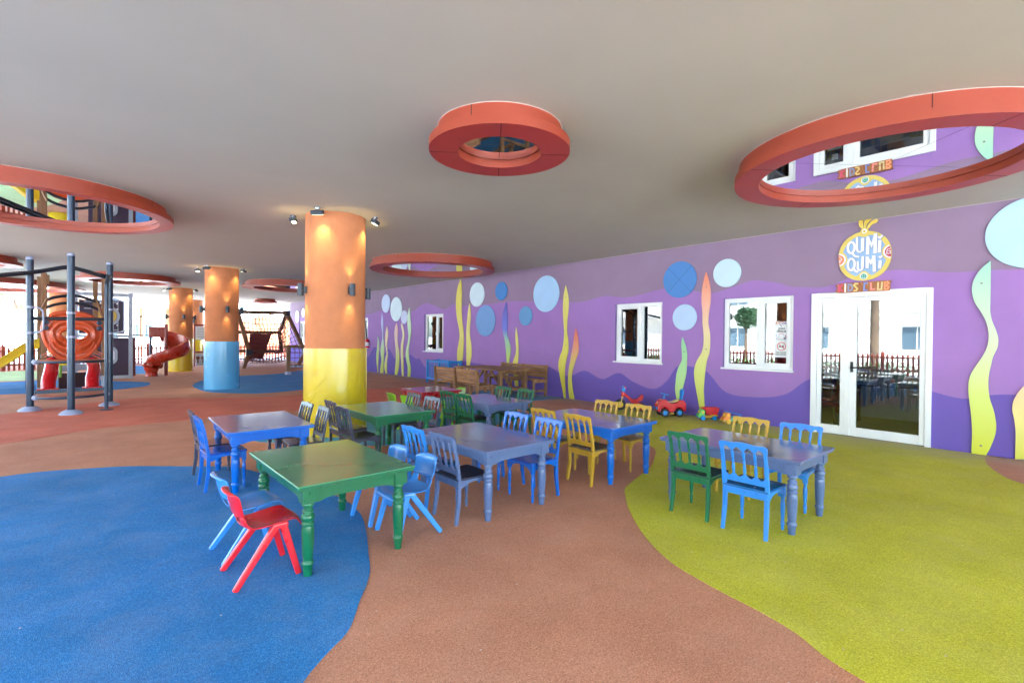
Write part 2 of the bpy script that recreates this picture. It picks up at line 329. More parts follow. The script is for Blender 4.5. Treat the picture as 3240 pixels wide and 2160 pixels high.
def interp(T, s):
    for i in range(len(T)-1):
        if T[i][0] <= s <= T[i+1][0]:
            p0, p1, p2, p3 = T[max(i-1,0)], T[i], T[i+1], T[min(i+2, len(T)-1)]; h = p2[0]-p1[0]; t = (s-p1[0])/h
            m1 = (p2[1]-p0[1])/(p2[0]-p0[0]); m2 = (p3[1]-p1[1])/(p3[0]-p1[0])
            return (2*t**3-3*t*t+1)*p1[1]+(t**3-2*t*t+t)*h*m1+(-2*t**3+3*t*t)*p2[1]+(t**3-t*t)*h*m2
    return T[-1][1]
HOLES = [(1.325,2.84,0,2.235),(3.115,4.31,.965,2.232),(5.585,6.77,.975,2.24),(13.72,14.92,.975,2.242),(19.43,20.6,.98,2.24),(27.2,28.1,.95,2.23)]
ys = set(round(-8+.06*i, 3) for i in range(630)) ; ys = {y for y in ys if y < 29.75} | {29.75, -8}
for h in HOLES:
    ys = {y for y in ys if abs(y-h[0]) > .012 and abs(y-h[1]) > .012} | {h[0], h[1]}
ys = sorted(ys); wb = MB()
for a, c in zip(ys, ys[1:]):
    m_ = (a+c)/2; hole = next((h for h in HOLES if h[0] < m_ < h[1]), None)
    spans = [(0, CE)] if not hole else ([(0, hole[2])] if hole[2] > 0 else [])+[(hole[3], CE)]
    for z0, z1 in spans:
        cl = lambda v: min(max(v, z0), z1)
        za = [z0, cl(interp(LO, a)), cl(interp(HI, a)), z1]; zc = [z0, cl(interp(LO, c)), cl(interp(HI, c)), z1]
        for k in range(3):
            if za[k+1]-za[k] < 1e-5 and zc[k+1]-zc[k] < 1e-5: continue
            wb.add([(WX,a,za[k]),(WX,c,zc[k]),(WX,c,zc[k+1]),(WX,a,za[k+1])], [(0,3,2,1)], k)
for y0, y1, z0, z1 in HOLES:
    X = WX+.22
    wb.add([(WX,y0,z0),(X,y0,z0),(X,y0,z1),(WX,y0,z1)], [(0,1,2,3)], 3); wb.add([(WX,y1,z0),(X,y1,z0),(X,y1,z1),(WX,y1,z1)], [(0,3,2,1)], 3)
    wb.add([(WX,y0,z1),(X,y0,z1),(X,y1,z1),(WX,y1,z1)], [(0,1,2,3)], 3)
    if z0 > 0: wb.add([(WX,y0,z0),(X,y0,z0),(X,y1,z0),(WX,y1,z0)], [(0,3,2,1)], 3)
def backwall(bb):
    X = WX+.22; e = [-8]+[v for h in HOLES for v in h[:2]]+[29.75]
    for i, (a, c) in enumerate(zip(e, e[1:])):
        if i % 2 == 0: bb.add([(X,a,0),(X,c,0),(X,c,CE),(X,a,CE)], [(0,1,2,3)], 3)
        else:
            h = HOLES[i//2]
            bb.add([(X,a,h[3]),(X,c,h[3]),(X,c,CE),(X,a,CE)], [(0,1,2,3)], 3)
            if h[2] > 0: bb.add([(X,a,0),(X,c,0),(X,c,h[2]),(X,a,h[2])], [(0,1,2,3)], 3)
    bb.add([(WX,29.75,0),(X,29.75,0),(X,29.75,CE),(WX,29.75,CE)], [(0,3,2,1)], 0)
backwall(wb)
wall = wb.build('mural_wall', [M_lo, M_mid, M_hi, M_reveal], smooth=0)
tag(wall, 'long wall painted in wavy bands of mauve, violet and deep violet', 'wall')

MB().box(WX-.012, WX-.002, -8, 29.75, CE-.012, CE-.002).build('top_bead', mat('bead_pale', 'B4A8B0', .8), wall, smooth=0)

# room seen through the glass
M_room = mat('room_plaster', '6E665C', .9); M_roomfloor = wood('room_floor', '4A3A28', '6B5236', (2, 30, 2), .35)
b = MB(); X0 = WX+.22
b.box(X0, 14.4, -1.5, 21.5, -.1, .0, 1); b.box(14.4, 14.6, -1.5, 21.5, -.1, 3.3, 0); b.box(X0, 14.4, -1.7, -1.5, -.1, 3.3, 0); b.box(X0, 14.4, 21.5, 21.7, -.1, 3.3, 0)
b.box(X0, 14.4, 9.0, 9.15, 0, 3.3, 0)
struct('room', b, [M_room, M_roomfloor], smooth=0)

# ---------------------------------------------------------------- windows and door
def pane(name, x, y0, y1, z0, z1, parent): return MB().box(x, x+.008, y0, y1, z0, z1).build(name, M_glass, parent, smooth=0)
def frame4(x0, x1, y0, y1, z0, z1, t, tb=None):
    tb = tb or t; b = MB()
    b.box(x0, x1, y0, y0+t, z0, z1); b.box(x0, x1, y1-t, y1, z0, z1); b.box(x0, x1, y0+t, y1-t, z1-t, z1)
    if tb > 0: b.box(x0, x1, y0+t, y1-t, z0, z0+tb)
    return b
def window(h, label, sash_near, split, rec=.055, group='white windows in the mural wall'):
    y0, y1, z0, z1 = h; t = thing('window', label, 'window', (WX, y0, z0), group=group); x = rec
    W, H = y1-y0, z1-z0
    f = frame4(x, x+.07, .002, W-.002, .002, H-.002, .075); f.box(x, x+.07, split-.045, split+.045, .077, H-.077); f.build('frame', M_white, t, smooth=0, bevel=.004)
    a, c = (.075, split-.045) if sash_near else (split+.045, W-.075)
    s = frame4(x-.016, x+.045, a-.02, c+.02, .055, H-.055, .062).build('sash', M_white, t, smooth=0, bevel=.004)
    pane('pane', x+.03, a+.04, c-.04, .115, H-.115, s)
    a, c = (split+.045, W-.075) if sash_near else (.075, split-.045)
    pane('pane', x+.035, a-.003, c+.003, .072, H-.072, t)
    MB().box(-.045, x-.002, -.02, W+.02, -.025, .004).build('sill', M_white, t, smooth=0, bevel=.004)
    hb = MB(); hb.box(x-.034, x-.018, 0, .03, -.04, .04); hb.box(x-.05, x-.034, .005, .025, -.09, .02); ho = hb.build('handle', M_white, t, smooth=0, bevel=.003)
    ho.location = (0, (split-.03) if sash_near else (split+.0), H/2)
    return t
window(HOLES[1], 'widest white window, beside the glass door, with posters behind its right pane', True, .57)
window(HOLES[2], 'white two-pane window between the orange-tipped and the short green seaweed boards', False, .535)
window(HOLES[3], 'small white window above the blue playpen near the wooden benches', True, .47)
window(HOLES[4], 'white window cut off by the yellow column, above the fire extinguisher', True, .5)
window(HOLES[5], 'farthest white window, at the far end of the mural wall', True, .4)

door = thing('glass_door', 'white double door with one narrow and one wide glazed leaf under the kids club sign', 'door', (WX, 1.325, 0))
x = .0
f = MB(); W = 1.515; H = 2.235
f.box(-.03, .06, .0, .07, 0, H); f.box(-.03, .06, W-.085, W, 0, H); f.box(-.03, .06, .07, W-.085, H-.08, H); f.build('frame', M_white, door, smooth=0, bevel=.005)
def leaf(name, y0, y1, py0, py1, lab):
    l = MB(); z0, z1, pz0, pz1 = .018, 2.152, .15, 2.09
    l.box(-.012, .045, y0, py0, z0, z1); l.box(-.012, .045, py1, y1, z0, z1); l.box(-.012, .045, py0, py1, z0, pz0); l.box(-.012, .045, py0, py1, pz1, z1)
    o = l.build(name, M_white, door, smooth=0, bevel=.004); o['label'] = lab
    pane('pane', .02, py0, py1, pz0, pz1, o); return o
wide = leaf('door_leaf', .074, .972, .135, .895, 'wide glazed leaf on the right')
nar = leaf('door_leaf', 1.044, 1.427, 1.103, 1.371, 'narrow glazed leaf on the left')
MB().box(-.02, .03, .972, 1.044, .018, 2.152).build('meeting_stile', M_white, door, smooth=0, bevel=.004)
hb = MB(); hb.box(-.03, -.012, .93, .965, 1.0, 1.16); hb.tube([(-.03, .945, 1.07), (-.07, .945, 1.07)], .011); hb.tube([(-.07, .955, 1.07), (-.07, .80, 1.075), (-.068, .69, 1.08)], .011, 10)
hb.build('handle', M_black, wide)
# paper notices behind the glass
M_paper = mat('poster_paper', 'E4E6EA', .6, var=.02); M_ink = mat('poster_ink', '40444E', .6); M_pred = mat('poster_red', 'C8323C', .6); M_pblue = mat('poster_blue', '5A7FC0', .6); M_ppink = mat('poster_pink', 'C85A9A', .6); M_pgreen = mat('poster_green', '5FA84A', .6); M_por = mat('poster_orange', 'E08A3A', .6)
TR = (R(90), 0, R(-90))
def poster(label, y0, y1, z0, z1, x=WX+.055+.02):
    t = thing('poster', label, 'poster', (x, (y0+y1)/2, (z0+z1)/2)); W, H = y1-y0, z1-z0
    MB().box(0, .0012, -W/2, W/2, -H/2, H/2).build('sheet', M_paper, t, smooth=0); return t, W, H
def marks(t, lst, name='print'):
    """small printed shapes: (y, z, w, h, material)"""
    ms = []; b = MB()
    for y, z, w_, h_, m in lst:
        if m not in ms: ms.append(m)
        b.box(-.0012, -.0002, y-w_/2, y+w_/2, z-h_/2, z+h_/2, ms.index(m))
    return b.build(name, ms, t, smooth=0)
t, W, H = poster('upper sheet in the right window pane, printed mini disco', 3.215, 3.432, 1.497, 1.80)
rnd = random.Random(3); pal = [M_pblue, M_ppink, M_ink, M_pblue, M_por]
L_ = [(rnd.uniform(-W/2+.012, W/2-.012), H/2-.008-abs(rnd.gauss(0, .03)), rnd.uniform(.006, .02), rnd.uniform(.004, .016), rnd.choice(pal)) for _ in range(60)]
L_ += [(rnd.choice((-1, 1))*rnd.uniform(.03, W/2-.01), -H/2+.008+abs(rnd.gauss(0, .03)), rnd.uniform(.005, .015), rnd.uniform(.006, .022), rnd.choice(pal)) for _ in range(36)]
marks(t, [q for q in L_ if abs(q[1])+q[3]/2 < H/2])
text_mesh('mini', .062, M_ink, 'lettering', t, (-.002, 0, .032), TR, .0004, .0012)
text_mesh('disco', .07, M_ink, 'lettering', t, (-.002, 0, -.012), TR, .0004, .0016)
text_mesh('party', .03, M_ppink, 'lettering', t, (-.002, 0, -.055), TR, .0004, .0006)
t, W, H = poster('lower sheet in the right window pane with a crossed-out food and drink symbol', 3.215, 3.432, 1.185, 1.492)
def stroke_ring(r0, r1, n=40):
    o = [(r1*math.cos(2*PI*k/n), r1*math.sin(2*PI*k/n)) for k in range(n)]; i = [(r0*math.cos(2*PI*k/n), r0*math.sin(2*PI*k/n)) for k in range(n)]
    return o, i
def ann(b, r0, r1, y=0, z=0, x0=-.0016, x1=-.0002, mi=0, n=40, a0=0, a1=2*PI):
    full = abs(a1-a0-2*PI) < 1e-6; m = n if full else n+1; vs = []
    for k in range(m):
        t_ = a0+(a1-a0)*k/n
        for r_, x_ in ((r0, x0), (r1, x0), (r1, x1), (r0, x1)): vs.append((x_, y+r_*math.cos(t_), z+r_*math.sin(t_)))
    fs = []
    for k in range(n):
        j = (k+1) % m
        for q in range(4): fs.append((k*4+q, k*4+(q+1) % 4, j*4+(q+1) % 4, j*4+q))
    if not full: fs += [(3, 2, 1, 0), tuple(n*4+i for i in range(4))]
    return b.add(vs, fs, mi)
b = MB(); ann(b, .062, .072, 0, .035); b.bar((-.001, .048, .083), (-.001, -.048, -.013), .009, .001, up=(1, 0, 0)); b.build('prohibition_ring', M_pred, t, smooth=0)
b = MB(); b.box(-.0012, -.0002, .0, .045, .02, .03); b.box(-.0012, -.0002, .0, .045, .034, .044); b.box(-.0012, -.0002, -.035, -.015, .012, .055); b.box(-.0012, -.0002, -.028, -.024, .055, .075); b.build('food_symbol', M_ink, t, smooth=0)
text_mesh('NO FOOD', .034, M_ink, 'lettering', t, (-.002, 0, -.07), TR, .0004, .0007)
text_mesh('OR DRINKS', .034, M_ink, 'lettering', t, (-.002, 0, -.105), TR, .0004, .0007)
b = MB(); b.box(-.0012, -.0002, -W/2+.008, W/2-.008, H/2-.011, H/2-.009); b.box(-.0012, -.0002, -W/2+.008, W/2-.008, -H/2+.009, -H/2+.011); b.box(-.0012, -.0002, -W/2+.008, -W/2+.01, -H/2+.009, H/2-.009); b.box(-.0012, -.0002, W/2-.01, W/2-.008, -H/2+.009, H/2-.009); b.build('border_line', M_pblue, t, smooth=0)
XD = WX+.036
t, W, H = poster('round no-smoking sticker sheet at the top of the narrow door leaf', 2.515, 2.6, 1.93, 2.02, XD)
b = MB(); ann(b, .03, .036); b.bar((-.001, .024, -.024), (-.001, -.024, .024), .005, .001, up=(1, 0, 0)); b.build('prohibition_ring', M_pred, t, smooth=0)
b = MB(); b.box(-.0012, -.0002, -.018, .02, -.004, .003); b.build('cigarette', M_ink, t, smooth=0)
t, W, H = poster('faint notice sheet second from the top of the narrow door leaf', 2.47, 2.66, 1.62, 1.86, XD)
marks(t, [(-.0+rnd.uniform(-.02, .02), .09-.018*i, .12, .005, rnd.choice([M_por, M_ppink, M_ink])) for i in range(9)])
t, W, H = poster('programme sheet with coloured lines in the middle of the narrow door leaf', 2.465, 2.665, 1.27, 1.55, XD)
marks(t, [(.025, .10-.022*i, .07, .006, [M_pgreen, M_pblue, M_pred, M_por, M_ink][i % 5]) for i in range(4)]+[(-.03, -.005-.02*i, .07, .008, [M_ink, M_pgreen, M_ink, M_pgreen, M_ink][i % 5]) for i in range(5)]+[(.075, -.07, .03, .08, M_pblue)])
t, W, H = poster('plain text sheet lowest on the narrow door leaf', 2.465, 2.665, .89, 1.235, XD)
marks(t, [(0, -.09-.016*i, .13, .004, M_pblue) for i in range(4)])

# ---------------------------------------------------------------- ceiling rings
M_plast = mat('plaster_white', 'C8BCB4', .9)
def ceiling_ring(cx, cy, rf, rn, ri, label, drop=.2, mirror=True, fh=.075):
    t = thing('ceiling_ring', label, 'ceiling feature', (cx, cy, CE), group='coral rings hung from the ceiling'); n = 96
    MB().lathe([(rn-.02, 0), (rn, 0), (rn, -drop+fh), (rn-.02, -drop+fh)], n=n, caps=False).build('collar', M_ring, t)
    b = MB(); zt, zb = -drop+fh, -drop
    b.lathe([(ri, zb), (rf, zb)], n=n, caps=False, mi=1); b.lathe([(rf, zb), (rf, zt), (ri+.01, zt)], n=n, caps=False)
    b.lathe([(ri+.006, -.005), (ri+.006, zb+.068), (ri, zb+.066), (ri, zb)], n=n, caps=False)
    for k in range(4):                       # panel joints
        a = PI/2*k+.9; p = Vector((math.cos(a), math.sin(a), 0))
        b.bar(p*(ri+.001)+Vector((0, 0, zb-.0005)), p*(rf-.001)+Vector((0, 0, zb-.0005)), .005, .002, mi=2)
    b.build('flange', [M_ring, M_ringin, M_dark], t, smooth=30)
    for k in range(3):
        a = 2*PI*k/3+3.6; p = Vector((math.cos(a), math.sin(a), 0)); MB().bar(p*rn+Vector((0, 0, -.005)), p*rn+Vector((0, 0, -drop+fh+.005)), .005, .004).build('joint', M_dark, t, smooth=0)
    b = MB(); rd = random.Random(int(cx*10)); vs = []
    for k in range(160):                     # ragged plaster edge where the collar meets the ceiling
        a = 2*PI*k/160; e = rn+.003+max(0, rd.gauss(-.012, .011))
        for r_, z_ in ((rn-.004, -.001), (rn-.004, -.006), (e, -.004), (e+.001, -.001)): vs.append((r_*math.cos(a), r_*math.sin(a), z_))
    b.add(vs, [(k*4+q, k*4+(q+1) % 4, ((k+1) % 160)*4+(q+1) % 4, ((k+1) % 160)*4+q) for k in range(160) for q in range(4)]); b.build('plaster_edge', M_plast, t, smooth=0)
    if mirror:
        z = -drop+.072; b = MB(); g = .003
        for k in range(4):
            a0 = PI/2*k; c = (math.cos(a0+PI/4)*g, math.sin(a0+PI/4)*g)
            pts = [c]+[(c[0]+(ri)*math.cos(a0+PI/2*j/16), c[1]+(ri)*math.sin(a0+PI/2*j/16)) for j in range(17)]
            b.add([(x_, y_, z) for x_, y_ in pts], [tuple(range(len(pts)))])
        m_ = b.build('mirror', M_mirror, t, smooth=0); m_.rotation_euler = (0, 0, .9)
        MB().lathe([(.001, z+.012), (ri+.005, z+.012)], n=48, caps=False).build('backing', M_dark, t, smooth=0)
    else:
        MB().lathe([(.001, -.004), (ri+.005, -.004)], n=48, caps=False).build('backing', M_ring, t, smooth=0)
    return t
ceiling_ring(2.76, 3.36, .615, .54, .365, 'smallest near coral ring with mirrored eye, at the middle top of the photo')
ceiling_ring(5.80, 1.27, 1.285, 1.245, 1.05, 'large coral mirror ring above the glass door and its sign')
ceiling_ring(-.50, 9.08, 1.525, 1.44, 1.35, 'large coral mirror ring cut by the left edge, above the climbing frame')
ceiling_ring(6.53, 10.5, 1.52, 1.46, 1.22, 'wide coral mirror ring beside the mural wall, right of the big yellow column')
ceiling_ring(1.10, 19.7, 1.33, 1.2, 1.0, 'coral ring above the maze panel and the spiral slide')
ceiling_ring(-2.7, 25.6, 2.75, 2.55, 2.3, 'widest flat-looking coral ring at the far left, behind the dark steel posts')
ceiling_ring(5.60, 18.3, 1.6, 1.5, 1.25, 'coral ring between the blue-wrapped and the yellow-wrapped front columns')
ceiling_ring(6.99, 27.3, .55, .47, .4, 'tiny far coral ring above the climbing net', mirror=False)
ceiling_ring(-2.05, 17.1, .92, .82, .6, 'coral ring fragment at the left edge, above the left steel post')

# ---------------------------------------------------------------- columns and their lamps
def column(cx, cy, r, wrap, wz, label, seam=None):
    t = thing('column', label, 'column', (cx, cy, 0), group='round orange columns with coloured wraps')
    MB().lathe([(r, 0), (r, CE)], n=64, caps=False).build('shaft', M_orange, t)
    b = MB(); b.lathe([(r+.004, .004), (r+.02, .004), (r+.02, wz), (r+.004, wz)], n=72, caps=False)
    if seam is not None:
        a = R(seam); b.tube([((r+.022)*math.cos(a), (r+.022)*math.sin(a), .01), ((r+.022)*math.cos(a), (r+.022)*math.sin(a), wz-.005)], .008, 8)
    for k in range(9):      # creases in the plastic sheet
        rr_ = random.Random(k*7+int(cy)); a0 = rr_.uniform(-2.9, -.9); z0 = rr_.uniform(.3, .8); ln = rr_.uniform(.2, .6); sl = rr_.uniform(-.1, .25)
        b.tube([((r+.0205)*math.cos(a0+ln*q/8), (r+.0205)*math.sin(a0+ln*q/8), z0+sl*q/8) for q in range(9)], [.0005]+[.0035]*7+[.0005], 6)
    b.build('wrap', wrap, t)
    return t
def add_spot(name, parent, loc, dirv, energy, size, blend=.6, color=(1, .66, .22), r=.02):
    l = bpy.data.lights.new(name, 'SPOT'); l.energy = energy; l.spot_size = R(size); l.spot_blend = blend; l.color = color; l.shadow_soft_size = r
    o = bpy.data.objects.new(name, l); COL.objects.link(o); o.parent = parent; o.location = loc; o.rotation_euler = Vector(dirv).to_track_quat('-Z', 'Y').to_euler(); return o
def sconce(cx, cy, r, ang, label, lit=True, z=2.17):
    """up-and-down cylinder light on a column; ang = outward direction"""
    t = thing('wall_lamp', label, 'wall lamp', (cx+math.cos(ang)*r, cy+math.sin(ang)*r, z), ang, 'dark cylinder lamps on the columns')
    b = MB(); b.lathe([(.034, -.085), (.044, -.088), (.044, .088), (.034, .085), (.032, .06)], (.085, 0, 0), 24, caps=False); b.lathe([(.001, .06), (.033, .06)], (.085, 0, 0), 24, caps=False); b.lathe([(.001, -.06), (.033, -.06)], (.085, 0, 0), 24, caps=False)
    b.build('housing', M_steel, t)
    MB().box(-.002, .05, -.028, .028, -.05, .05).build('bracket', M_steel, t, smooth=0, bevel=.004)
    b = MB(); b.lathe([(.001, -.066), (.03, -.066)], (.085, 0, 0), 20, caps=False); b.lathe([(.001, .066), (.03, .066)], (.085, 0, 0), 20, caps=False); b.build('lens', M_warm if lit else M_black, t, smooth=0)
    if lit:
        add_spot('bulb', t, (.085, 0, .07), (-.10, 0, 1), LAMP*1.7, 62, .8); add_spot('bulb', t, (.085, 0, -.07), (-.10, 0, -1), LAMP*1.7, 62, .8)
    return t
def spot(cx, cy, ang, label, dist=.62, lit=True):
    """ceiling flood aimed at the column; ang = direction from the column"""
    t = thing('ceiling_spotlight', label, 'spotlight', (cx+math.cos(ang)*dist, cy+math.sin(ang)*dist, CE), ang, 'small floodlights on the ceiling round the columns')
    MB().lathe([(.045, -.012), (.045, -.0005)], n=20).build('ceiling_plate', M_chrome, t)
    b = MB(); b.box(-.012, .012, -.03, .03, -.03, -.012); b.bar((0, -.03, -.015), (0, -.03, -.07), .012, .004); b.bar((0, .03, -.015), (0, .03, -.07), .012, .004); b.build('bracket', M_chrome, t, smooth=0)
    q = Vector((-.38, 0, -1)).normalized()
    b = MB(); c = Vector((0, 0, -.07)); b.bar(c-q*.03, c+q*.03, .17, .085, up=(1, 0, 0)); b.build('housing', M_steel, t, smooth=0, bevel=.004)
    b = MB(); b.bar(c+q*.0305, c+q*.033, .15, .05, up=(1, 0, 0)); b.build('lamp_face', M_warm if lit else M_black, t, smooth=0)
    if lit: add_spot('bulb', t, tuple(c+q*.045), tuple(q), LAMP*2.3, 88, 1.0)
    return t
LAMP = 1.1
column(2.94, 7.55, .44, M_ywrap, 1.30, 'nearest and biggest orange column with a glossy yellow wrap, behind the tables', seam=-28)
column(2.88, 15.55, .41, M_bwrap, 1.30, 'orange column with a light blue wrap, left of the biggest column', seam=-35)
column(2.93, 23.6, .40, M_ywrap, 1.32, 'third orange column in the row, yellow-wrapped, behind the spiral slide', seam=-40)
column(4.48, 31.3, .42, M_ywrap, 1.30, 'farthest small orange column, showing between two nearer columns')
column(-.65, 27.5, .44, M_ywrap, 1.30, 'orange column seen through the left climbing frame')
column(-5.1, 8.3, .42, M_rwrap, 1.1, 'orange column with a red wrap, outside the view on the open side')
column(-5.1, 16.3, .42, M_bwrap, 1.30, 'orange column with a blue wrap, outside the view on the open side')
for (cx, cy, r_, nm, lst, sp) in ((2.94, 7.55, .44, 'the biggest column', (-90, 180, 0), (-135, -45, 150)), (2.88, 15.55, .41, 'the blue-wrapped column', (-90, 180, 0), (-135, -45, 150)), (2.93, 23.6, .40, 'the third column, behind the spiral slide', (-90, 180, 0), (-135, -45, 150))):
    side = {-90: 'front', 180: 'left side', 0: 'right side'}
    for a in lst: sconce(cx, cy, r_, R(a+5 if a == -90 else a), 'dark cylinder wall lamp on the %s of %s' % (side[a], nm), lit=True)
    nm2 = {-135: 'in front of', -45: 'right of', 150: 'left of'}
    for a in sp: spot(cx, cy, R(a), 'small ceiling floodlight %s %s' % (nm2[a], nm), .62)
sconce(4.48, 31.3, .42, R(-100), 'dark cylinder wall lamp on the farthest small column'); sconce(-5.1, 8.3, .42, R(0), 'dark cylinder wall lamp on the red-wrapped column')
